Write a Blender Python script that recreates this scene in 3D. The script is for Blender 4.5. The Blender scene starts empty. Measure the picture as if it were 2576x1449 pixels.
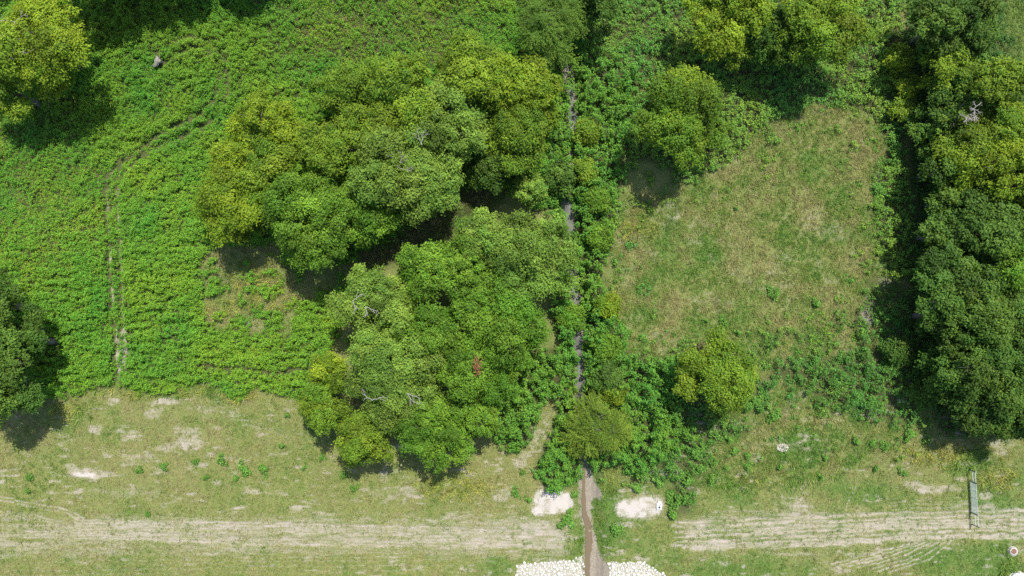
import bpy, math
import numpy as np
from mathutils import Vector

# ------------------------------------------------------------------ camera, sky, sun, exposure
SC = bpy.context.scene
CAM_H = 80.0                     # drone height above the ground, metres
VIEW_W = 118.0                   # width of ground seen, metres
SUN_EL, SUN_AZ = math.radians(61), math.radians(21)

cam_data = bpy.data.cameras.new("camera")
cam_data.sensor_width = 36
cam_data.lens = 36 * CAM_H / VIEW_W
cam_data.clip_end = 6000
cam = bpy.data.objects.new("camera", cam_data)
cam.location = (0, 0, CAM_H)
SC.collection.objects.link(cam)
SC.camera = cam

world = bpy.data.worlds.new("World")
SC.world = world
world.use_nodes = True
wn = world.node_tree
bg = wn.nodes["Background"]
sky = wn.nodes.new("ShaderNodeTexSky")
sky.sky_type = 'NISHITA'
sky.sun_disc = False
sky.sun_elevation = SUN_EL
sky.sun_rotation = SUN_AZ
wn.links.new(sky.outputs[0], bg.inputs[0])
bg.inputs[1].default_value = 0.15

sun_data = bpy.data.lights.new("sun", 'SUN')
sun_data.energy = 4.5
sun_data.angle = math.radians(0.53)
sun_data.color = (1.0, 0.955, 0.88)
sun = bpy.data.objects.new("sun", sun_data)
sd = Vector((math.sin(SUN_AZ) * math.cos(SUN_EL), math.cos(SUN_AZ) * math.cos(SUN_EL), math.sin(SUN_EL)))
sun.rotation_euler = (-sd).to_track_quat('-Z', 'Y').to_euler()
sun.location = sd * 300
SC.collection.objects.link(sun)

SC.view_settings.view_transform = 'Standard'
SC.view_settings.look = 'None'
SC.view_settings.gamma = 1
SC.view_settings.exposure = 0.52
SC.render.engine = 'CYCLES'
SC.cycles.max_bounces = 5
SC.cycles.diffuse_bounces = 3
SC.cycles.glossy_bounces = 2
SC.cycles.transmission_bounces = 3
SC.cycles.use_denoising = False

C = SC.collection
MPP = VIEW_W / 2576.0            # metres per unit of the survey plan (plan is 2576 x 1449 units)


def W(px, py, z=0.0):            # plan units -> world x, y of a point at height z
    f = (CAM_H - z) / CAM_H
    return (px - 1288) * MPP * f, -(py - 724.5) * MPP * f


# ------------------------------------------------------------------ noise and mask rasters
def lattice(seed):
    return np.random.default_rng(seed).random((256, 256)).astype(np.float32)


def vnoise(x, y, seed):
    L = lattice(seed)
    xi = np.floor(x).astype(np.int64); yi = np.floor(y).astype(np.int64)
    fx = (x - xi).astype(np.float32); fy = (y - yi).astype(np.float32)
    fx = fx * fx * (3 - 2 * fx); fy = fy * fy * (3 - 2 * fy)
    a = L[yi & 255, xi & 255]; b = L[yi & 255, (xi + 1) & 255]
    c = L[(yi + 1) & 255, xi & 255]; d = L[(yi + 1) & 255, (xi + 1) & 255]
    return (a + (b - a) * fx) * (1 - fy) + (c + (d - c) * fx) * fy


def fbm(x, y, seed, octs=4):
    s = 0; t = 0; a = 1.0; f = 1.0
    for o in range(octs):
        s = s + a * vnoise(x * f + 17.3 * o, y * f + 5.1 * o, seed + o); t += a
        a *= 0.55; f *= 2.03
    return s / t


def ss(a, b, x):
    t = np.clip((x - a) / (b - a), 0, 1)
    return t * t * (3 - 2 * t)


PX0, PX1, PY0, PY1, ST = -200, 2776, -200, 1649, 2
gx = np.arange(PX0, PX1 + ST, ST); gy = np.arange(PY0, PY1 + ST, ST)
GX, GY = np.meshgrid(gx.astype(np.float32), gy.astype(np.float32))
WX = GX + 34 * (fbm(GX / 60, GY / 60, 11) - .5) + 14 * (fbm(GX / 14, GY / 14, 21, 2) - .5)
WY = GY + 34 * (fbm(GX / 60, GY / 60, 31) - .5) + 14 * (fbm(GX / 14, GY / 14, 41, 2) - .5)
SXm = GX + 10 * (fbm(GX / 30, GY / 30, 51) - .5)
SYm = GY + 10 * (fbm(GX / 30, GY / 30, 61) - .5)


def blur(a, r):
    r = int(r)
    if r < 1: return a
    for ax in (0, 1):
        for _ in range(2):
            p = np.pad(a, [(r + 1, r) if i == ax else (0, 0) for i in (0, 1)], mode='edge').cumsum(axis=ax, dtype=np.float64)
            n = a.shape[ax]
            hi = np.take(p, np.arange(2 * r + 1, 2 * r + 1 + n), axis=ax)
            lo = np.take(p, np.arange(0, n), axis=ax)
            a = ((hi - lo) / (2 * r + 1)).astype(np.float32)
    return a


def poly(pts, soft=6, X=None, Y=None):           # soft-edged polygon mask in plan units
    X = WX if X is None else X; Y = WY if Y is None else Y
    ins = np.zeros(X.shape, bool)
    n = len(pts)
    for i in range(n):
        x0, y0 = pts[i]; x1, y1 = pts[(i + 1) % n]
        if y0 == y1: continue
        c = ((y0 > Y) != (y1 > Y)) & (X < (x1 - x0) * (Y - y0) / (y1 - y0) + x0)
        ins ^= c
    return blur(ins.astype(np.float32), soft / ST)


def pdist(pts, X, Y, wid=None):                  # distance to a polyline, and the width interpolated along it
    best = np.full(X.shape, 1e9, np.float32); wv = np.zeros(X.shape, np.float32)
    for i in range(len(pts) - 1):
        x0, y0 = pts[i][:2]; x1, y1 = pts[i + 1][:2]
        dx, dy = x1 - x0, y1 - y0
        t = np.clip(((X - x0) * dx + (Y - y0) * dy) / (dx * dx + dy * dy), 0, 1)
        d = np.hypot(X - x0 - t * dx, Y - y0 - t * dy)
        m = d < best
        best = np.where(m, d, best)
        if wid is not None:
            wv = np.where(m, wid[i] + (wid[i + 1] - wid[i]) * t, wv)
    return (best, wv) if wid is not None else best


def stroke(pts, w, s=1.0, soft=.6):
    x = [p[0] for p in pts]; y = [p[1] for p in pts]
    x0, x1 = min(x) - w * 3 - 20, max(x) + w * 3 + 20; y0, y1 = min(y) - w * 3 - 20, max(y) + w * 3 + 20
    j0, j1 = np.searchsorted(gx, [x0, x1]); i0, i1 = np.searchsorted(gy, [y0, y1])
    out = np.zeros(GX.shape, np.float32)
    sl = (slice(i0, i1), slice(j0, j1))
    d = pdist(pts, SXm[sl], SYm[sl])
    out[sl] = s * (1 - ss(w * (1 - soft), w * (1 + soft), d))
    return out


def blob(x, y, rx, ry, s=1.0):
    d = np.hypot((WX - x) / rx, (WY - y) / ry)
    return s * (1 - ss(.35, 1.15, d))


def mx(*a):
    r = a[0]
    for b in a[1:]: r = np.maximum(r, b)
    return r


def look(a, px, py):                             # nearest lookup of a raster at plan coordinates
    j = np.clip(np.rint((px - PX0) / ST).astype(int), 0, a.shape[1] - 1)
    i = np.clip(np.rint((py - PY0) / ST).astype(int), 0, a.shape[0] - 1)
    return a[i, j]


# ------------------------------------------------------------------ plan of the place
STREAM = [(1400, -260, 4), (1404, -60, 4), (1412, 100, 4), (1434, 190, 3), (1437, 232, 6), (1441, 290, 12), (1446, 335, 8), (1443, 375, 3),
          (1430, 450, 3), (1424, 485, 8), (1426, 510, 11), (1433, 560, 14), (1438, 595, 6), (1440, 625, 3), (1438, 655, 7), (1442, 685, 5), (1448, 725, 10), (1453, 780, 9),
          (1456, 820, 6), (1455, 865, 13), (1460, 905, 6), (1463, 930, 10), (1459, 965, 13), (1455, 1000, 7), (1464, 1090, 4), (1472, 1180, 4), (1469, 1240, 4),
          (1471, 1290, 6), (1482, 1330, 9), (1484, 1370, 8.5), (1480, 1410, 7), (1479, 1450, 6.5), (1480, 1660, 6)]
st_d, st_w = pdist(STREAM, SXm, SYm, [p[2] for p in STREAM])
st_d0 = pdist(STREAM, GX, GY)

# weeds
left_field = poly([(-260, -260), (1285, -260), (1300, 60), (1420, 180), (1400, 450), (1250, 500), (900, 700), (845, 860), (815, 930), (775, 1010),
                   (735, 1010), (700, 985), (640, 975), (600, 998), (560, 975), (500, 972), (440, 978), (380, 992), (330, 985), (290, 970),
                   (220, 985), (140, 1000), (95, 1010), (80, 930), (-260, 930)], 5)
dry_patch = poly([(505, 655), (560, 615), (700, 610), (880, 660), (880, 720), (745, 765), (735, 830), (690, 845), (640, 845), (615, 795), (560, 830), (520, 800)], 6)
grove_gap = poly([(880, 690), (900, 640), (1000, 590), (1150, 470), (1300, 470), (1200, 570), (1000, 660)], 8)
clump_in_dry = mx(poly([(500, 640), (900, 600), (900, 860), (500, 850)], 8) * ss(.57, .68, fbm(GX / 26, GY / 22, 371, 3)) * .8, blob(600, 806, 30, 18), blob(700, 798, 18, 26), blob(560, 790, 14, 12), blob(545, 735, 16, 12), blob(640, 700, 24, 14))
RUTS_W = [[(272, 440), (268, 490), (275, 600), (280, 700), (290, 800), (297, 900), (300, 960)],
          [(302, 400), (298, 480), (300, 600), (306, 700), (312, 800), (318, 925)],
          [(272, 440), (310, 405), (360, 370), (430, 320), (500, 295)], [(302, 450), (340, 410), (400, 370), (470, 340), (540, 300)],
          [(392, 135), (430, 112), (480, 92), (530, 104), (570, 146), (578, 200), (566, 262)],
          [(404, 168), (440, 140), (490, 118), (526, 128), (552, 160), (556, 205), (540, 250), (500, 292)],
          [(510, 915), (560, 925), (620, 922), (680, 935), (740, 930), (800, 925)], [(640, 925), (640, 965)]]
rut_w = [7, 6.5, 6, 6, 5.5, 5.5, 6, 5]
weed_ruts = np.clip(-.25 + 2.3 * fbm(GX / 12, GY / 12, 381, 3), .15, 1) * mx(*[stroke(p, w, 1.0, .7) for p, w in zip(RUTS_W, rut_w)])
bare_strip = mx(poly([(1353, 1020), (1388, 1030), (1376, 1080), (1350, 1125), (1330, 1160), (1296, 1180), (1310, 1150), (1335, 1110)], 6)) * ss(.34, .52, fbm(GX / 16, GY / 16, 521, 3))
rut_soil = mx(stroke(RUTS_W[0], 3.2, .9), stroke(RUTS_W[1], 2.8, .8), blob(287, 480, 22, 20, .8), blob(304, 880, 24, 56, .95), blob(300, 800, 14, 40, .5)) * np.clip(2.4 * fbm(GX / 12, GY / 22, 131, 3) - .75, 0, .85) * ss(455, 475, GY)

stream_east = poly([(1440, 180), (1475, 110), (1600, 190), (1590, 300), (1566, 370), (1566, 450), (1545, 520), (1532, 620), (1512, 700), (1525, 760), (1565, 820),
                    (1575, 895), (1690, 905), (1722, 960), (1705, 1050), (1745, 1090), (1690, 1140), (1650, 1150), (1610, 1200), (1575, 1190), (1560, 1150),
                    (1500, 1180), (1480, 1170), (1460, 1000), (1450, 800), (1430, 500)], 4)
stream_west = poly([(1270, -260), (1500, -260), (1480, 110), (1440, 200), (1440, 400), (1430, 500), (1440, 700), (1455, 950), (1465, 1090), (1462, 1180), (1450, 1225), (1405, 1228),
                    (1365, 1230), (1345, 1185), (1372, 1125), (1386, 1050), (1400, 990), (1360, 1010), (1345, 1085), (1325, 1130), (1290, 1140), (1245, 1100), (1245, 1000), (1300, 890),
                    (1420, 870), (1380, 780), (1440, 640), (1410, 560), (1340, 520), (1370, 420), (1420, 200), (1300, 70)], 4)
top_right = poly([(1480, -260), (2300, -260), (2265, 150), (2255, 250), (2275, 400), (2292, 600), (2280, 690), (2235, 690), (2205, 600), (2190, 480), (2228, 380),
                  (2195, 285), (2150, 262), (2050, 268), (1965, 300), (1895, 350), (1850, 400), (1760, 440), (1715, 470), (1690, 420), (1575, 400), (1600, 200), (1480, 100)], 5)
right_patch = mx(poly([(2040, 965), (2140, 945), (2250, 955), (2315, 1010), (2285, 1075), (2200, 1062), (2140, 1040), (2060, 1040)], 5) * .75,
                 poly([(2150, 770), (2205, 735), (2190, 860), (2235, 900), (2225, 935), (2160, 905)], 5) * .9,
                 blob(1950, 850, 50, 30, .6), blob(2020, 845, 44, 28, .6), blob(2010, 940, 52, 40, .8), blob(1700, 1215, 60, 30, .35),
                 blob(2110, 800, 40, 40, .5), blob(1900, 985, 46, 60, .8), blob(2310, 960, 60, 70, .7), poly([(1900, 990), (1960, 900), (2060, 900), (2160, 880), (2240, 900), (2320, 1000), (2290, 1080), (2230, 1070), (2160, 1050), (2080, 1040), (2040, 1000), (1960, 960)], 8) * .85,
                 poly([(2170, 700), (2230, 690), (2280, 720), (2270, 900), (2330, 960), (2240, 940), (2190, 860)], 8) * .7, poly([(1560, 895), (1720, 900), (1760, 1000), (1860, 1050), (1900, 1080), (1800, 1110), (1760, 1180), (1740, 1290), (1690, 1300), (1690, 1200), (1600, 1210)], 8) * .8)
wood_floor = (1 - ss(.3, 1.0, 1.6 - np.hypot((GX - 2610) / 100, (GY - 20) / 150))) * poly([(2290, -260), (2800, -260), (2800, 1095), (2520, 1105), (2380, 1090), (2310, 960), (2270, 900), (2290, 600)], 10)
mud = poly([(1468, 1178), (1482, 1183), (1496, 1212), (1518, 1240), (1512, 1258), (1494, 1254), (1488, 1290), (1490, 1326), (1500, 1352), (1503, 1385), (1514, 1405), (1532, 1425),
            (1532, 1660), (1472, 1660), (1476, 1400), (1478, 1340), (1468, 1290), (1464, 1250)], 2.5, SXm, SYm)
pad_west = poly([(1353, 1230), (1400, 1232), (1433, 1240), (1445, 1278), (1413, 1295), (1370, 1298), (1348, 1306), (1336, 1285), (1342, 1250)], 5, SXm, SYm)
pad_east = poly([(1542, 1272), (1568, 1256), (1610, 1251), (1658, 1246), (1672, 1265), (1658, 1301), (1600, 1303), (1556, 1302)], 5, SXm, SYm)

# bare dirt: ruts of the track, worn patches
T = []
def ruts(pts, offs, w, s): 
    for o in offs: T.append(stroke([(x, y + o) for x, y in pts], w, s))
ruts([(190, 1312), (330, 1313), (644, 1319), (900, 1325), (1100, 1331), (1420, 1340)], (-3, 4, 11, 18), 3.0, .95)
ruts([(60, 1338), (330, 1344), (644, 1356), (900, 1358), (1100, 1360), (1420, 1366)], (-2, 5, 12), 3.2, .95)
ruts([(-220, 1215), (0, 1250), (90, 1267), (165, 1281), (215, 1308)], (0, 9), 2.4, .9)
ruts([(-220, 1270), (50, 1291), (165, 1313), (240, 1328)], (0, 8), 2.2, .75)
ruts([(-220, 1350), (0, 1344), (120, 1338), (260, 1326)], (0, 9, 24, 36), 2.2, .6)
ruts([(-220, 1425), (300, 1420), (640, 1412), (1000, 1408), (1250, 1412)], (-22, -8, 0, 14, 26), 1.8, .45)
ruts([(1700, 1372), (1932, 1362), (2200, 1352), (2576, 1340), (2776, 1338)], (-58, -46, -34, -22, -8, 2), 2.9, 1)
ruts([(1720, 1378), (1932, 1372), (2050, 1371), (2280, 1351), (2440, 1350), (2776, 1352)], (-3, 3), 3.4, 1)
ruts([(1900, 1330), (2200, 1306), (2440, 1300), (2776, 1300)], (-14, 0, 8, 17, 27), 2.7, 1)
ruts([(-220, 1392), (300, 1388), (900, 1384), (1380, 1388)], (0, 6), 2.0, .5)
ruts([(300, 1300), (800, 1304), (1380, 1312)], (0, 5), 1.8, .5)
for k in range(7):
    T.append(stroke([(2080 + 26 * k, 1420 + 3 * k), (2180 + 26 * k, 1398 + 2 * k), (2290 + 18 * k, 1366 - k)], 2.3, .95))
for k in range(5):
    T.append(stroke([(1900 + 24 * k, 1380), (1990 + 26 * k, 1405), (2080 + 20 * k, 1444)], 1.8, .5))
    T.append(stroke([(1946 + 17 * k, 1240 - 4 * k), (1952 + 18 * k, 1270), (1966 + 20 * k, 1306)], 2.2, .6))
T.append(stroke([(2155, 1215), (2140, 1250), (2126, 1290)], 2, .7)); T.append(stroke([(2182, 1240), (2160, 1280), (2150, 1300)], 2, .5))
for k in range(6):
    T.append(stroke([(2240, 1262 + 9 * k), (2340, 1258 + 9 * k), (2440, 1262 + 8 * k)], 1.9, .6))
for k in range(4):
    T.append(stroke([(560 + 30 * k, 1050 + 8 * k), (640 + 32 * k, 1058 + 16 * k), (720 + 20 * k, 1090 + 22 * k)], 1.4, .5))
track = mx(*T)
band = mx(poly([(-220, 1296), (300, 1292), (1100, 1298), (1430, 1290), (1432, 1400), (1100, 1402), (300, 1398), (-220, 1400)], 14) * (.06 + .62 * fbm(GX / 100, GY / 5, 171, 4)),
          poly([(1700, 1310), (1850, 1275), (2100, 1285), (2440, 1262), (2780, 1270), (2780, 1366), (2300, 1375), (2050, 1398), (1740, 1402)], 14) * (.02 + .62 * fbm(GX / 110, GY / 5, 181, 3)),
          poly([(190, 1302), (420, 1306), (1100, 1312), (1300, 1300), (1428, 1316), (1420, 1388), (1290, 1378), (644, 1374), (330, 1366), (60, 1360), (60, 1330)], 10) * .48,
          poly([(1715, 1330), (1760, 1300), (1900, 1290), (2100, 1302), (2300, 1296), (2576, 1285), (2780, 1285), (2780, 1356), (2576, 1352), (2300, 1356), (2060, 1376), (1932, 1392), (1760, 1390)], 10) * .30)
patches = mx(blob(218, 1190, 60, 22, .8), blob(190, 1176, 30, 14, .7), blob(480, 1112, 50, 26, .85), blob(470, 1080, 40, 14, .6), blob(420, 1012, 70, 12, .8), blob(385, 1038, 34, 16, .75), blob(290, 1012, 20, 10, .8),
             blob(235, 1080, 16, 16, .7), blob(615, 1152, 24, 14, .7), blob(350, 1158, 60, 16, .55), blob(560, 1040, 70, 14, .45), blob(415, 1130, 44, 16, .6), blob(470, 1010, 30, 10, .6),
             blob(2345, 1232, 80, 15, .9), blob(2290, 1222, 30, 12, .7), blob(2482, 1246, 24, 16, .95), blob(2490, 1275, 30, 20, .6), blob(2010, 1288, 44, 34, .75), blob(1975, 1300, 40, 40, .5), blob(1900, 1150, 18, 24, .55),
             blob(1750, 1330, 44, 40, .8), blob(1790, 1370, 60, 22, .9), blob(1350, 1340, 90, 38, .9), blob(1240, 1336, 100, 28, .75), blob(1310, 1165, 30, 14, .7),
             blob(1000, 1240, 90, 24, .55), blob(1120, 1300, 120, 14, .6), blob(1290, 1290, 40, 30, .35), blob(960, 1190, 20, 20, .5), blob(700, 1300, 240, 16, .35), blob(300, 1235, 160, 18, .35),
             blob(1690, 540, 34, 60, .4), blob(2040, 560, 60, 60, .35), blob(1640, 560, 20, 24, .3), blob(1960, 680, 60, 70, .35), blob(1990, 770, 40, 40, .3), blob(1850, 620, 60, 80, .25), blob(1660, 860, 60, 40, .3), blob(1580, 700, 30, 60, .25),
             blob(2185, 800, 24, 50, .6), blob(2195, 930, 20, 20, .7), blob(2270, 1010, 16, 12, .8), blob(1450, 640, 0.1, 0.1, 0), blob(2520, 1120, 46, 40, .55), blob(2270, 890, 40, 60, .5),
             blob(1655, 1190, 24, 14, .5), blob(1290, 1320, 30, 40, .4), blob(1610, 1225, 30, 12, .5), blob(1700, 1190, 12, 10, .5),
             blob(640, 820, 60, 30, .4), blob(560, 690, 40, 30, .35))
streak = fbm(GX / 34, GY / 7, 71, 4)             # grass combed along the mowing and driving direction
lump = fbm(GX / 22, GY / 22, 81, 4)
fine = fbm(GX / 6, GY / 6, 91, 3)
dirt = mx(track * (0.55 + .75 * (streak - .3)), band * (.35 + 1.2 * streak), patches * np.clip(-.28 + 1.0 * lump + 1.15 * streak, 0, 1.1), rut_soil, bare_strip * np.clip(1.8 * lump - .3, 0, .5))
dirt = np.clip(dirt * (.72 + .56 * fine), 0, 1)
lower = ss(960, 1050, WY) * (1 - ss(0, 1, stream_east + stream_west))
dirt = np.clip(np.maximum(dirt, lower * ss(.52, .76, streak * .6 + lump * .4) * .68), 0, 1)
dirt = np.clip(np.maximum(dirt, mx(mud * .8, blur(mx(pad_west, pad_east), 5) * .8)), 0, 1)
chalk = np.clip(np.maximum(mx(pad_west, pad_east * .9) * np.clip(1.9 * fbm(GX / 16, GY / 12, 161, 4) - .22, .2, .95), blob(222, 1192, 40, 12, .8) * (.3 + 1.4 * fine)), 0, 1)
riprap_w = poly([(1300, 1424), (1318, 1416), (1345, 1416), (1400, 1410), (1430, 1408), (1471, 1406), (1474, 1500), (1290, 1500)], 2, SXm, SYm)
riprap_e = poly([(1532, 1414), (1560, 1412), (1610, 1414), (1640, 1424), (1672, 1446), (1690, 1500), (1534, 1500)], 2, SXm, SYm)
chalk = np.maximum(chalk, mx(riprap_w, riprap_e) * .6)

edge_fuzz = np.clip(blur(mx(top_right, stream_east, right_patch), 44) * 1.9, 0, 1) * ss(.50, .66, fbm(GX / 26, GY / 22, 361, 4)) * .85
edge_fuzz = edge_fuzz * ss(1460, 1500, GX) * (1 - ss(1160, 1260, GY))
top_right = mx(top_right, edge_fuzz)
weed_all = mx(left_field * (1 - np.clip(dry_patch + grove_gap, 0, 1)), stream_east, stream_west, top_right, right_patch, clump_in_dry)
weed_all = weed_all * (1 - np.clip(weed_ruts * .9, 0, 1)) * (1 - .8 * bare_strip) * (1 - np.clip(mud, 0, 1))
green = mx(blob(1720, 640, 110, 90, .75), blob(1640, 760, 60, 90, .4), blob(700, 1090, 170, 60, .45), blob(260, 1060, 160, 60, .45), blob(330, 1420, 200, 40, .35), blob(2020, 1120, 80, 60, .7),
           blob(2150, 1240, 110, 50, .6), blob(2450, 1420, 170, 60, .9), blob(2520, 1250, 80, 60, .6), blob(1500, 1300, 90, 150, .8), blob(1250, 1420, 60, 30, .7), blob(1900, 1430, 220, 40, .55),
           blob(2570, 40, 90, 150, 1.0), blob(2420, 1160, 120, 40, .6), blob(1880, 1250, 120, 50, .3), blob(1700, 1420, 90, 40, .4))
patchy = fbm(GX / 60, GY / 50, 141, 4)
green = np.clip(green * (.5 + lump) + .55 * weed_all + .18 + 1.5 * (patchy - .5), 0, 1)
green = np.clip(green - .34 * ss(980, 1020, GY) * (1 - ss(1290, 1430, GX)) * (1 - .5 * ss(1370, 1400, GY)), 0, 1)
meadow_z = poly([(1540, 500), (1700, 480), (1850, 380), (1960, 270), (2120, 230), (2240, 380), (2240, 700), (2320, 960), (2300, 1110), (2100, 1190), (1900, 1230), (1740, 1230), (1580, 1000), (1540, 800)], 14)
dirt = np.clip(np.maximum(dirt, meadow_z * ss(.56, .74, fbm(GX / 46, GY / 40, 151, 4)) * .28), 0, 1)

# relief: shallow ditch of the stream, wheel ruts, low unevenness
m_d = st_d0 * MPP
half = np.where(GY > 1160, .75, .55)
ditch = 1 - ss(half, half + 1.7, m_d)
HZ = .22 * (fbm(GX / 160, GY / 160, 101, 2) - .5) + .10 * (fbm(GX / 22, GY / 22, 111, 2) - .5) - .85 * ditch - .05 * np.clip(track, 0, 1) - .04 * weed_ruts
HZ = HZ.astype(np.float32)


def ground_z(px, py):
    return look(HZ, px, py)


# ------------------------------------------------------------------ mesh and material helpers
def make_mesh(name, co, faces, col=None, mat=None, smooth=False):
    """co (n,3); faces (m,k) with one k; col (m,3) per face"""
    me = bpy.data.meshes.new(name)
    co = np.ascontiguousarray(co, np.float32); faces = np.ascontiguousarray(faces, np.int32)
    m, k = faces.shape
    me.vertices.add(len(co)); me.vertices.foreach_set("co", co.ravel())
    me.loops.add(m * k); me.loops.foreach_set("vertex_index", faces.ravel())
    me.polygons.add(m)
    me.polygons.foreach_set("loop_start", np.arange(0, m * k, k, dtype=np.int32))
    if smooth: me.polygons.foreach_set("use_smooth", np.ones(m, bool))
    if col is not None:
        a = me.attributes.new("tint", 'FLOAT_COLOR', 'FACE')
        c4 = np.ones((m, 4), np.float32); c4[:, :3] = col
        a.data.foreach_set("color", c4.ravel())
    me.update(calc_edges=True)
    if mat: me.materials.append(mat)
    return me


def link(name, data, parent=None, **props):
    o = bpy.data.objects.new(name, data)
    C.objects.link(o)
    if parent: o.parent = parent
    for k, v in props.items(): o[k] = v
    return o


def empty(name, loc, label, cat, group=None):
    o = link(name, None)
    o.location = loc; o["label"] = label; o["category"] = cat
    if group: o["group"] = group
    return o


def nodes(name):
    m = bpy.data.materials.new(name); m.use_nodes = True
    nt = m.node_tree
    return m, nt, nt.nodes["Principled BSDF"], nt.nodes["Material Output"]


def leaf_material(name, transl=.3, rough=.55, spec=.3):
    m, nt, p, out = nodes(name)
    at = nt.nodes.new("ShaderNodeAttribute"); at.attribute_name = "tint"
    nt.links.new(at.outputs["Color"], p.inputs["Base Color"])
    p.inputs["Roughness"].default_value = rough
    p.inputs["Specular IOR Level"].default_value = spec
    tr = nt.nodes.new("ShaderNodeBsdfTranslucent")
    mc = nt.nodes.new("ShaderNodeMix"); mc.data_type = 'RGBA'; mc.blend_type = 'MULTIPLY'; mc.inputs[0].default_value = 1
    nt.links.new(at.outputs["Color"], mc.inputs[6]); mc.inputs[7].default_value = (1.3, 1.35, .45, 1)
    nt.links.new(mc.outputs[2], tr.inputs["Color"])
    mix = nt.nodes.new("ShaderNodeMixShader"); mix.inputs[0].default_value = transl
    nt.links.new(p.outputs[0], mix.inputs[1]); nt.links.new(tr.outputs[0], mix.inputs[2])
    nt.links.new(mix.outputs[0], out.inputs[0])
    return m


def noisy_material(name, c1, c2, scale=8, rough=.85, bump=.3, metallic=0, spec=.3):
    m, nt, p, out = nodes(name)
    tc = nt.nodes.new("ShaderNodeTexCoord")
    n = nt.nodes.new("ShaderNodeTexNoise"); n.inputs["Scale"].default_value = scale; n.inputs["Detail"].default_value = 6
    nt.links.new(tc.outputs["Object"], n.inputs["Vector"])
    r = nt.nodes.new("ShaderNodeValToRGB")
    r.color_ramp.elements[0].position = .3; r.color_ramp.elements[1].position = .7
    r.color_ramp.elements[0].color = (*c1, 1); r.color_ramp.elements[1].color = (*c2, 1)
    nt.links.new(n.outputs[0], r.inputs[0]); nt.links.new(r.outputs[0], p.inputs["Base Color"])
    b = nt.nodes.new("ShaderNodeBump"); b.inputs["Strength"].default_value = bump; b.inputs["Distance"].default_value = .05
    nt.links.new(n.outputs[0], b.inputs["Height"]); nt.links.new(b.outputs[0], p.inputs["Normal"])
    p.inputs["Roughness"].default_value = rough; p.inputs["Metallic"].default_value = metallic
    p.inputs["Specular IOR Level"].default_value = spec
    return m


M_LEAF = leaf_material("tree_leaves", .32, .6, .14)
M_WEED = leaf_material("weed_leaves", .33, .6, .14)
M_GRASS = leaf_material("grass_blades", .2, .7, .2)
M_BARK = noisy_material("grey_bark", (.07, .06, .048), (.17, .15, .125), 9, .9, .6)
M_DEAD = noisy_material("dead_wood", (.22, .20, .175), (.38, .355, .32), 9, .9, .4)
M_STEM = noisy_material("weed_stem", (.10, .12, .04), (.18, .19, .08), 12)
M_ROCK = noisy_material("white_limestone", (.46, .44, .40), (.74, .72, .68), 5, .9, .4)
M_STEEL = noisy_material("galvanised_steel", (.42, .46, .46), (.56, .60, .60), 14, .45, .1, .1, .5)
M_POST = noisy_material("dark_steel_post", (.07, .075, .075), (.13, .135, .13), 14, .6, .2)
M_CAP = noisy_material("white_cap", (.75, .75, .73), (.85, .85, .84), 14, .5, .1)
M_STUMP = noisy_material("weathered_wood", (.17, .15, .12), (.36, .33, .28), 9, .9, .5)
M_CONC = noisy_material("pale_concrete", (.36, .33, .28), (.54, .50, .44), 7, .9, .4)
M_WHITE = noisy_material("white_concrete", (.50, .49, .47), (.66, .65, .63), 7, .8, .15)
M_IRON = noisy_material("rusty_iron", (.16, .075, .055), (.25, .13, .10), 11, .8, .4)
M_DARK = noisy_material("dark_hole", (.03, .03, .032), (.06, .06, .062), 11, .8, .1)


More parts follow.
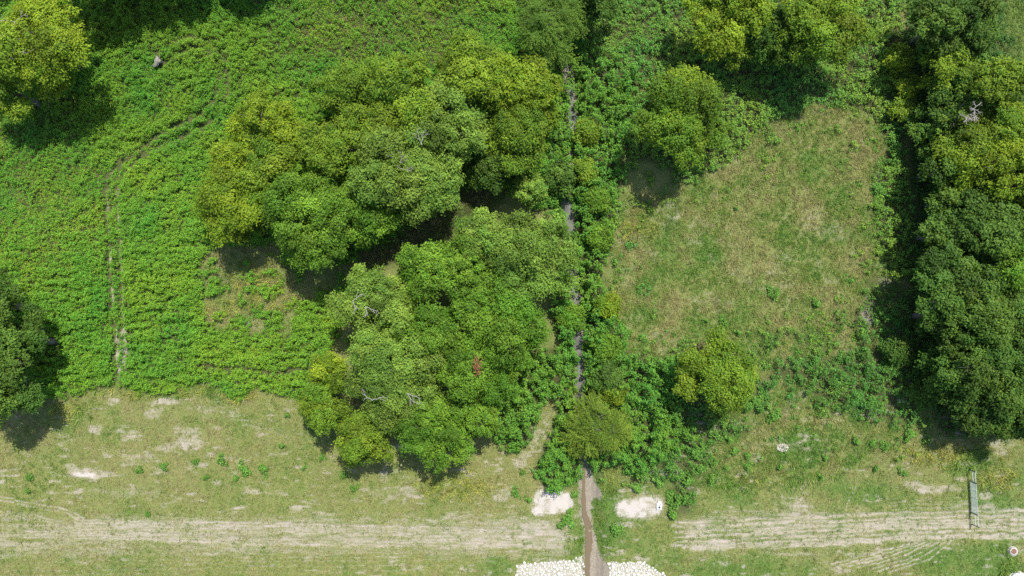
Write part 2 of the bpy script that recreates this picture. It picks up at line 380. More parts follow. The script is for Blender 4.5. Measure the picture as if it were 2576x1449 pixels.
def ground_material(name):
    m, nt, p, out = nodes(name)
    N = nt.nodes; L = nt.links
    at = N.new("ShaderNodeAttribute"); at.attribute_name = "cover"
    sep = N.new("ShaderNodeSeparateColor"); L.new(at.outputs["Color"], sep.inputs[0])
    tc = N.new("ShaderNodeTexCoord")

    def noise(scale, detail=5, stretch=None, rough=.6):
        n = N.new("ShaderNodeTexNoise"); n.inputs["Scale"].default_value = scale; n.inputs["Detail"].default_value = detail
        n.inputs["Roughness"].default_value = rough
        if stretch:
            mp = N.new("ShaderNodeMapping"); mp.inputs["Scale"].default_value = stretch
            L.new(tc.outputs["Object"], mp.inputs[0]); L.new(mp.outputs[0], n.inputs["Vector"])
        else:
            L.new(tc.outputs["Object"], n.inputs["Vector"])
        return n.outputs[0]

    def ramp(fac, stops):
        r = N.new("ShaderNodeValToRGB"); e = r.color_ramp.elements
        while len(e) < len(stops): e.new(.5)
        for el, (pos, c) in zip(e, stops): el.position = pos; el.color = (*c, 1)
        L.new(fac, r.inputs[0]); return r.outputs[0]

    def math_(op, a, b=None, clamp=False):
        n = N.new("ShaderNodeMath"); n.operation = op; n.use_clamp = clamp
        for i, v in ((0, a), (1, b)):
            if v is None: continue
            if isinstance(v, (int, float)): n.inputs[i].default_value = v
            else: L.new(v, n.inputs[i])
        return n.outputs[0]

    def mix(f, a, b):
        n = N.new("ShaderNodeMix"); n.data_type = 'RGBA'; L.new(f, n.inputs[0]); L.new(a, n.inputs[6]); L.new(b, n.inputs[7]); return n.outputs[2]

    nf = noise(7.0, 8, None, .72); nm = noise(1.6, 6); ns = noise(1.1, 7, (.35, 2.2, 1), .68); nb = noise(.12, 4); nff = noise(22, 5, None, .7)
    dry = ramp(nf, [(.30, (.072, .09, .023)), (.46, (.145, .165, .048)), (.58, (.21, .212, .076)), (.74, (.31, .285, .15))])
    grn = ramp(nf, [(.30, (.045, .08, .016)), (.5, (.09, .15, .032)), (.7, (.16, .21, .06))])
    soil = ramp(nff, [(.30, (.22, .185, .14)), (.5, (.36, .312, .248)), (.7, (.50, .452, .39))])
    white = ramp(nff, [(.3, (.29, .25, .205)), (.5, (.45, .41, .36)), (.7, (.60, .565, .52))])
    mudc = ramp(nf, [(.3, (.15, .125, .088)), (.5, (.25, .215, .165)), (.7, (.36, .315, .25))])
    gfac = math_('ADD', sep.outputs[1], math_('MULTIPLY', math_('SUBTRACT', nm, .5), 1.6), True)
    gfac = math_('ADD', gfac, math_('MULTIPLY', math_('SUBTRACT', nb, .5), .8), True)
    base = mix(gfac, dry, grn)
    ah = N.new("ShaderNodeAttribute"); ah.attribute_name = "humus_shade"
    hs = ramp(nf, [(.3, (.025, .028, .012)), (.55, (.055, .062, .024)), (.75, (.105, .11, .04))])  # dark humus colour that also stands in for tree and rut shade
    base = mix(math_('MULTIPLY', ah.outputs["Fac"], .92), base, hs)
    edge = math_('ADD', math_('MULTIPLY', math_('SUBTRACT', nf, .5), 1.5), math_('MULTIPLY', math_('SUBTRACT', ns, .5), 1.1))
    dfac = math_('MULTIPLY', math_('SUBTRACT', math_('ADD', sep.outputs[0], edge), .14), 1.25, True)
    dfac = math_('MULTIPLY', dfac, math_('MULTIPLY', sep.outputs[0], 3.0, True))
    base = mix(dfac, base, soil)
    cfac = math_('MULTIPLY', math_('SUBTRACT', math_('ADD', sep.outputs[2], math_('MULTIPLY', math_('SUBTRACT', nf, .5), 1.2)), .3), 2.2, True)
    cfac = math_('MULTIPLY', cfac, math_('MULTIPLY', sep.outputs[2], 3.0, True))
    base = mix(cfac, base, white)
    base = mix(at.outputs["Alpha"], base, mudc)
    L.new(base, p.inputs["Base Color"])
    p.inputs["Roughness"].default_value = .95; p.inputs["Specular IOR Level"].default_value = .1
    b = N.new("ShaderNodeBump"); b.inputs["Strength"].default_value = .7; b.inputs["Distance"].default_value = .09
    L.new(math_('ADD', nf, math_('MULTIPLY', nff, .5)), b.inputs["Height"]); L.new(b.outputs[0], p.inputs["Normal"])
    return m


M_GROUND = ground_material("ground_cover")

# ------------------------------------------------------------------ ground: one sheet, fine in the middle, out to the horizon
ax = np.arange(PX0, PX1 + .1, 3.0)
ay = np.concatenate([np.arange(PY0, 970, 4.0), np.arange(970, PY1 + .1, 2.2)])
far = np.array([60, 200, 600, 1800, 5400, 16000, 44000], float)
AX = np.concatenate([(PX0 - far)[::-1], ax, PX1 + far]); AY = np.concatenate([(PY0 - far)[::-1], ay, PY1 + far])
FX, FY = np.meshgrid(AX, AY)
inner = (FX >= PX0) & (FX <= PX1) & (FY >= PY0) & (FY <= PY1)
fz = np.where(inner, look(HZ, FX, FY), look(HZ, FX, FY) * .3)
edge_fade = np.where(inner, 1, 0)
cov = np.stack([np.where(inner, look(dirt, FX, FY), .12), np.where(inner, look(green, FX, FY), .6),
                np.where(inner, look(chalk, FX, FY), 0), np.where(inner, look(np.clip(mx(mud * .9, (1 - ss(.45, .8, m_d)) * .95), 0, 1), FX, FY), 0)], -1).astype(np.float32)
wx = (FX - 1288) * MPP; wy = -(FY - 724.5) * MPP
hum_shade = np.where(inner, look(np.clip(blur(mx(weed_all, weed_ruts * left_field * .9, wood_floor, grove_gap), 3) - rut_soil * .8 - bare_strip, 0, 1), FX, FY), .2).astype(np.float32)  # humus under weeds, plus shade painted into ruts, grove gap and wood floor
co = np.stack([wx, wy, fz], -1).reshape(-1, 3)
nr, nc = FX.shape
idx = np.arange(nr * nc).reshape(nr, nc)
quads = np.stack([idx[1:, :-1], idx[1:, 1:], idx[:-1, 1:], idx[:-1, :-1]], -1).reshape(-1, 4)


def sheet(name, sel, lift):
    """cells of the ground grid where sel (per cell) holds, as a sheet of its own lying lift above the ground"""
    q = quads if sel is None else quads[sel.reshape(-1)]
    used, inv = np.unique(q, return_inverse=True)
    c = co[used].copy(); c[:, 2] += lift
    me = make_mesh(name, c, inv.reshape(-1, 4), None, M_GROUND, True)
    a = me.attributes.new("cover", 'FLOAT_COLOR', 'POINT')
    a.data.foreach_set("color", cov.reshape(-1, 4)[used].ravel())
    a = me.attributes.new("humus_shade", 'FLOAT', 'POINT')
    a.data.foreach_set("value", np.ascontiguousarray(hum_shade.reshape(-1)[used]))
    return link(name, me, kind='structure')


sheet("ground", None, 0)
cx = (AX[1:] + AX[:-1]) / 2; cy = (AY[1:] + AY[:-1]) / 2
CX, CY = np.meshgrid(cx, cy)
cell_in = (CX > PX0) & (CX < PX1) & (CY > PY0) & (CY < PY1)
sheet("dirt_track", cell_in & (look(blur(mx(band * 1.6, track * ss(1295, 1303, GY) * (1 - ss(1385, 1392, GY))), 3), CX, CY) > .45), .006)
sheet("gravel_pad", cell_in & (look(pad_west, CX, CY) > .4), .012)
sheet("gravel_pad", cell_in & (look(pad_east, CX, CY) > .4), .012)
sheet("mud_bank", cell_in & (look(mud, CX, CY) > .5), .009)
sheet("gravel_bed", cell_in & (look(mx(riprap_w, riprap_e), CX, CY) > .5), .015)

# water
m, nt, p, out = nodes("murky_water")
tc = nt.nodes.new("ShaderNodeTexCoord"); sx = nt.nodes.new("ShaderNodeSeparateXYZ"); nt.links.new(tc.outputs["Object"], sx.inputs[0])
mr = nt.nodes.new("ShaderNodeMapRange"); mr.inputs[1].default_value = -17; mr.inputs[2].default_value = -22
nt.links.new(sx.outputs[1], mr.inputs[0])
n1 = nt.nodes.new("ShaderNodeTexNoise"); n1.inputs["Scale"].default_value = .9; n1.inputs["Detail"].default_value = 5
nt.links.new(tc.outputs["Object"], n1.inputs["Vector"])
rr = nt.nodes.new("ShaderNodeValToRGB"); rr.color_ramp.elements[0].color = (.085, .09, .072, 1); rr.color_ramp.elements[1].color = (.165, .168, .142, 1)
rr.color_ramp.elements[0].position = .35; rr.color_ramp.elements[1].position = .65
nt.links.new(n1.outputs[0], rr.inputs[0])
mm = nt.nodes.new("ShaderNodeMix"); mm.data_type = 'RGBA'; mm.inputs[7].default_value = (.155, .115, .072, 1)
nt.links.new(mr.outputs[0], mm.inputs[0]); nt.links.new(rr.outputs[0], mm.inputs[6]); nt.links.new(mm.outputs[2], p.inputs["Base Color"])
p.inputs["Roughness"].default_value = .22; p.inputs["IOR"].default_value = 1.33; p.inputs["Specular IOR Level"].default_value = .35
n2 = nt.nodes.new("ShaderNodeTexNoise"); n2.inputs["Scale"].default_value = 5; nt.links.new(tc.outputs["Object"], n2.inputs["Vector"])
bb = nt.nodes.new("ShaderNodeBump"); bb.inputs["Strength"].default_value = .15; bb.inputs["Distance"].default_value = .02
nt.links.new(n2.outputs[0], bb.inputs["Height"]); nt.links.new(bb.outputs[0], p.inputs["Normal"])
M_WATER = m
vs = []; pts = np.array(STREAM, float)
t = np.linspace(0, len(pts) - 1, 400)
sxp = np.interp(t, range(len(pts)), pts[:, 0]); syp = np.interp(t, range(len(pts)), pts[:, 1]); swp = np.interp(t, range(len(pts)), pts[:, 2])
k = np.ones(9) / 9
sxp = np.convolve(np.pad(sxp, 4, 'edge'), k, 'valid')
jl = 2.5 * (fbm(t * 4, t * 0, 201, 3) - .5) * 2; jr = 2.5 * (fbm(t * 4, t * 0 + 9, 211, 3) - .5) * 2
rows = []
for u in np.linspace(-1, 1, 5):
    x = sxp + np.where(u < 0, (swp + jl) * u, (swp + jr) * u); 
    x_, y_ = W(x, syp)
    z = np.convolve(np.pad(look(HZ, sxp, syp), 20, 'edge'), np.ones(41) / 41, 'valid') + .06
    rows.append(np.stack([x_, y_, z], -1))
rows = np.stack(rows, 1)
n_ = len(t); ii = np.arange(n_ * 5).reshape(n_, 5)
link("stream_water", make_mesh("stream_water", rows.reshape(-1, 3), np.stack([ii[1:, :-1], ii[1:, 1:], ii[:-1, 1:], ii[:-1, :-1]], -1).reshape(-1, 4), None, M_WATER, True), kind='structure')


# ------------------------------------------------------------------ leaves, blades, tubes
def leaf_quads(P, N, D, ln, wd, fold=.18):
    """diamond leaves: base at P, pointing along D, facing N"""
    D = D - (D * N).sum(1, keepdims=True) * N
    D /= np.linalg.norm(D, axis=1, keepdims=True) + 1e-9
    S = np.cross(N, D)
    ln = ln[:, None]; wd = wd[:, None]
    mid = P + D * ln * .45 + N * ln * fold * .5
    v = np.stack([P, mid + S * wd * .5, P + D * ln - N * ln * fold * .6, mid - S * wd * .5], 1)
    n = len(P)
    return v.reshape(-1, 3), np.arange(4 * n).reshape(n, 4)


def unit(v): return v / (np.linalg.norm(v, axis=1, keepdims=True) + 1e-9)


def tubes(paths, sides=5):
    """paths: list of (points (n,3), radii (n,)) -> one vertex / quad array"""
    V = []; F = []; base = 0
    ang = np.linspace(0, 2 * math.pi, sides, endpoint=False)
    for P, r in paths:
        P = np.asarray(P, float); r = np.asarray(r, float)
        T_ = unit(np.gradient(P, axis=0))
        ref = np.where(np.abs(T_[:, 2:3]) > .9, [[1., 0, 0]], [[0, 0, 1.]])
        A = unit(np.cross(T_, ref)); B = np.cross(T_, A)
        ring = P[:, None] + r[:, None, None] * (np.cos(ang)[None, :, None] * A[:, None] + np.sin(ang)[None, :, None] * B[:, None])
        n = len(P); V.append(ring.reshape(-1, 3))
        i = np.arange(n * sides).reshape(n, sides) + base
        F.append(np.stack([i[:-1], np.roll(i[:-1], -1, 1), np.roll(i[1:], -1, 1), i[1:]], -1).reshape(-1, 4))
        base += n * sides
    return np.concatenate(V), np.concatenate(F)


def limb(rng, a, b, r0, r1, sag=.15, n=6):
    a = np.array(a, float); b = np.array(b, float)
    t = np.linspace(0, 1, n)[:, None]
    P = a + (b - a) * t
    L = np.linalg.norm(b - a)
    P += rng.normal(0, .03 * L, (n, 3)) * np.sin(t * math.pi)
    P[:, 2] += sag * L * np.sin(t[:, 0] * math.pi) * .5
    return P, np.linspace(r0, r1, n)


# ------------------------------------------------------------------ trees
STYLE = {   # base colour, shoot-tip colour, yellow share, leaf length, leaf width
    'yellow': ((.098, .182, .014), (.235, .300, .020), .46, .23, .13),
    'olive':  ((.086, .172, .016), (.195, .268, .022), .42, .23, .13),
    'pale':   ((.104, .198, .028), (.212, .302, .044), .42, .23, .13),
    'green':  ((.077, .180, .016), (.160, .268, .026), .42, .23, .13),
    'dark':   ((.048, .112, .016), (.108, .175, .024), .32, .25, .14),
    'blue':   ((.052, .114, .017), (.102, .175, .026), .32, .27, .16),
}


def crown_mesh(rng, R, H, style, dens=1.0, sparse=0.0):
    base, tip, ysh, ll, lw = STYLE[style]
    base = np.array(base) * 1.06; tip = np.array(tip) * 1.08
    zc, rz = .56 * H, .44 * H
    nl = int(7 + R * 1.7)
    g = np.arange(nl) + .5
    rad = R * .84 * np.sqrt(g / nl) * rng.uniform(.78, 1.18, nl); ang = g * 2.39996 + rng.random() * 6.28 + rng.normal(0, .2, nl)
    lr = np.maximum(R * rng.uniform(.21, .42, nl), .5) * (1.05 - .2 * rad / R)
    rad = np.minimum(rad, R * 1.04 - .8 * lr)
    stretch = rng.uniform(.93, 1.07, 2)
    lc = np.stack([rad * np.cos(ang) * stretch[0], rad * np.sin(ang) * stretch[1],
                   zc + rz * (.66 * (1 - (rad / R) ** 1.7)) + rng.normal(0, .10 * H, nl) - .07 * H], 1)
    lc[:, 2] = np.minimum(lc[:, 2], H - lr * .8)
    ltone = rng.normal(0, .17, nl)
    lyel = np.clip(rng.normal(ysh, .2, nl), 0, 1)
    pmean = float(np.clip(.13 * R, .38, .66))
    Ps = []; Ns = []; Ds = []; Cs = []; Ls = []
    puffs = []
    for i in range(nl):
        npf = max(7, int(2.3 * lr[i] ** 2 / pmean ** 2 * dens))
        kk = np.arange(npf) + .5
        zz = 1 - 1.45 * kk / npf
        th = kk * 2.39996 + rng.random() * 6.28
        d = np.stack([np.sqrt(1 - zz ** 2) * np.cos(th), np.sqrt(1 - zz ** 2) * np.sin(th), zz], 1)
        d = unit(d + rng.normal(0, .16, d.shape))
        d = d[rng.random(npf) > .07 + sparse]
        pc = lc[i] + d * lr[i] * np.array([1, 1, .85]) * rng.uniform(.78, 1.12, (len(d), 1))
        dist = np.linalg.norm((pc[:, None] - lc[None]) / np.array([1, 1, .85]), axis=2) / lr[None]
        dist[:, i] = 9
        pc = pc[dist.min(1) > .70]
        for c_ in pc:
            pr = pmean * rng.uniform(.5, 1.35)
            n = int(285 * (pr / .62) ** 2 * rng.uniform(.85, 1.1))
            e = rng.normal(0, 1, (n, 3)); e[:, 2] = np.abs(e[:, 2]) * 1.15 - .38; e = unit(e)
            rr_ = pr * (1.28 - 1.0 * rng.random((n, 1)) ** .8) * (1 + .22 * np.sin(5 * np.arctan2(e[:, 1:2], e[:, :1]) + c_[0] * 9))
            Ps.append(c_ + e * rr_ * (np.array([1.1, 1.1, .8]) * rng.uniform(.75, 1.35, 3)))
            Ns.append(unit(e * .8 + np.array([0, 0, .75]) + rng.normal(0, .30, (n, 3))))
            Ds.append(unit(e + rng.normal(0, .7, (n, 3)) + np.array([0, 0, -.15])))
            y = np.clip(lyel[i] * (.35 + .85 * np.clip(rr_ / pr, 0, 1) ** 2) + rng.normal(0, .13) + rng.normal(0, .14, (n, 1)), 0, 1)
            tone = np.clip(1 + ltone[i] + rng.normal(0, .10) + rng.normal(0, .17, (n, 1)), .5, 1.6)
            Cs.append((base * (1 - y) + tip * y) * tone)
            Ls.append(rng.uniform(.7, 1.3, n))
        puffs.append(pc)
    P = np.concatenate(Ps); s = np.concatenate(Ls)
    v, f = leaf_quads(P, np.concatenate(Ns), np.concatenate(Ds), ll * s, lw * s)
    return v, f, np.concatenate(Cs), lc, lr, puffs


def feather_mesh(rng, R, H, tone=(.105, .19, .024), tip=(.225, .30, .036), n_str=None):
    """willow-like crown of thin sprays that arch out and droop"""
    tone = np.array(tone); tip = np.array(tip)
    nb = int(26 * R + 20)
    Ps = []; Ns = []; Ds = []; Cs = []
    lc = []
    nk = 9
    kc = [(R * .62 * math.sqrt((q + .4) / nk), q * 2.4 + rng.normal(0, .3), rng.uniform(-.14, .14) * H, rng.uniform(.1, .95)) for q in range(nk)]
    for i in range(nb):
        kr, ka, kz, ky = kc[i % nk]
        bx = kr * math.cos(ka) + rng.normal(0, .17 * R); by = kr * math.sin(ka) + rng.normal(0, .17 * R)
        a = math.atan2(by - kr * math.sin(ka), bx - kr * math.cos(ka)); a0 = math.atan2(by, bx); rad = min(math.hypot(bx, by), R * .95)
        c = np.array([0, 0, kz]) + np.array([rad * math.cos(a0), rad * math.sin(a0), H * (.45 + .42 * (1 - (rad / R) ** 2)) + rng.normal(0, .05 * H)])
        lc.append(c)
        k = 13; ltone = rng.normal(1, .12) * (.85 + .3 * ky); yy = np.clip(ky + rng.normal(0, .15), 0, 1)
        for s in range(k):
            az = a + rng.normal(0, 1.0); L = rng.uniform(.7, 1.35) * (.5 + .16 * R)
            dr = np.array([math.cos(az), math.sin(az), rng.uniform(.05, .5)])
            n = 22; t = np.linspace(.08, 1, n)[:, None]
            pos = c + dr * L * t + np.array([0, 0, -1]) * (t ** 2) * L * .75 + rng.normal(0, .03, (n, 3))
            Ps.append(pos)
            Ns.append(unit(np.array([0, 0, 1]) + rng.normal(0, .5, (n, 3))))
            Ds.append(unit(dr + rng.normal(0, .55, (n, 3)) + np.array([0, 0, -.3])))
            y = np.clip(yy * (.3 + .8 * t) + rng.normal(0, .12, (n, 1)), 0, 1)
            Cs.append((tone * (1 - y) + tip * y) * np.clip(ltone + rng.normal(0, .15, (n, 1)), .5, 1.6))
    P = np.concatenate(Ps); n = len(P)
    v, f = leaf_quads(P, np.concatenate(Ns), np.concatenate(Ds), rng.uniform(.18, .32, n), rng.uniform(.04, .065, n))
    return v, f, np.concatenate(Cs), np.array(lc)[::6]


def bare_branches(rng, at, n, L, z0):
    """leafless forked twigs showing above the leaves"""
    out = []
    for i in range(n):
        a = rng.random() * 6.28
        b = at + np.array([math.cos(a), math.sin(a), rng.uniform(.0, .35)]) * L * rng.uniform(.5, 1)
        P, r = limb(rng, at, b, .042, .018, .1, 6); out.append((P, r))
        for k in (2, 3, 4):
            q = P[k]; a2 = a + rng.choice([-1, 1]) * rng.uniform(.4, .9)
            e = q + np.array([math.cos(a2), math.sin(a2), rng.uniform(0, .4)]) * L * rng.uniform(.2, .45)
            P2, r2 = limb(rng, q, e, .022, .010, .05, 4); out.append((P2, r2))
            a3 = a2 + rng.choice([-1, 1]) * .7
            P3, r3 = limb(rng, P2[2], P2[2] + np.array([math.cos(a3), math.sin(a3), .2]) * L * .18, .018, .008, 0, 3); out.append((P3, r3))
    return out


GROVE_A = "trees of the upper grove west of the stream"
GROVE_B = "trees of the lower grove west of the stream"
WOOD_E = "trees of the eastern wood"


def tree(name, px, py, rpx, H, style, label, group=None, seed=1, bare=0, dens=1.0, sparse=0.0, dead_leaves=False, cat="tree"):
    rng = np.random.default_rng(seed * 7919 + 13)
    zm = .65 * H
    x, y = W(px, py, zm)
    R = rpx * 1.02 * MPP * (CAM_H - zm) / CAM_H
    gpx, gpy = x / MPP + 1288, -y / MPP + 724.5
    z0 = float(ground_z(np.array([gpx]), np.array([gpy]))[0])
    t = empty(name, (x, y, z0 - .05), label, cat, group)
    if style == 'feather':
        v, f, c, lc = feather_mesh(rng, R, H)
    elif style == 'feather_dark':
        v, f, c, lc = feather_mesh(rng, R, H, (.080, .165, .024), (.170, .270, .036))
    else:
        v, f, c, lc, lr, puffs = crown_mesh(rng, R, H, style, dens, sparse)
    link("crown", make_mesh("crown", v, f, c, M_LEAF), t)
    paths = []
    fork = np.array([rng.normal(0, .15), rng.normal(0, .15), H * .26])
    tr = .05 + .028 * H
    P, r = limb(rng, (0, 0, -.3), fork, tr * 1.35, tr, 0, 5); paths.append((P, r))
    lead = np.array([rng.normal(0, .4), rng.normal(0, .4), H * .72])
    P, r = limb(rng, fork, lead, tr * .9, tr * .25, 0, 6); paths.append((P, r))
    for c_ in lc:
        s = P[rng.integers(0, 4)]
        Q, q = limb(rng, s, c_ + np.array([0, 0, .1]), tr * .5, tr * .14, .12, 7); paths.append((Q, q))
        for k in range(3):
            e = c_ + rng.normal(0, .30, 3) * R * .5
            paths.append(limb(rng, Q[4 + k % 3], e, tr * .16, .015, .05, 4))
    v, f = tubes(paths, 6)
    link("trunk", make_mesh("trunk", v, f, None, M_BARK, True), t)
    if bare:
        for b in range(bare):
            a = rng.random() * 6.28; rr_ = R * rng.uniform(.05, .5)
            at = np.array([rr_ * math.cos(a), rr_ * math.sin(a), H * rng.uniform(.84, .95)])
            out = bare_branches(rng, at, int(rng.integers(2, 4)), min(1.8, .36 * R), 0)
            v, f = tubes(out, 4)
            link("bare_branch", make_mesh("bare_branch", v, f, None, M_DEAD, True), t)
    if dead_leaves:
        n = 170
        e = rng.normal(0, .38, (n, 3)) * np.array([.6, 1.3, .4]) + np.array([.4, 1.4, H * .99])
        v, f = leaf_quads(e, unit(rng.normal(0, .5, (n, 3)) + [0, 0, 1]), unit(rng.normal(0, 1, (n, 3))), rng.uniform(.15, .28, n), rng.uniform(.08, .13, n))
        link("dead_leaves", make_mesh("dead_leaves", v, f, np.array((.25, .125, .06)) * rng.uniform(.6, 1.3, (n, 1)), M_LEAF), t, label="reddish brown dead leaves")
    return t


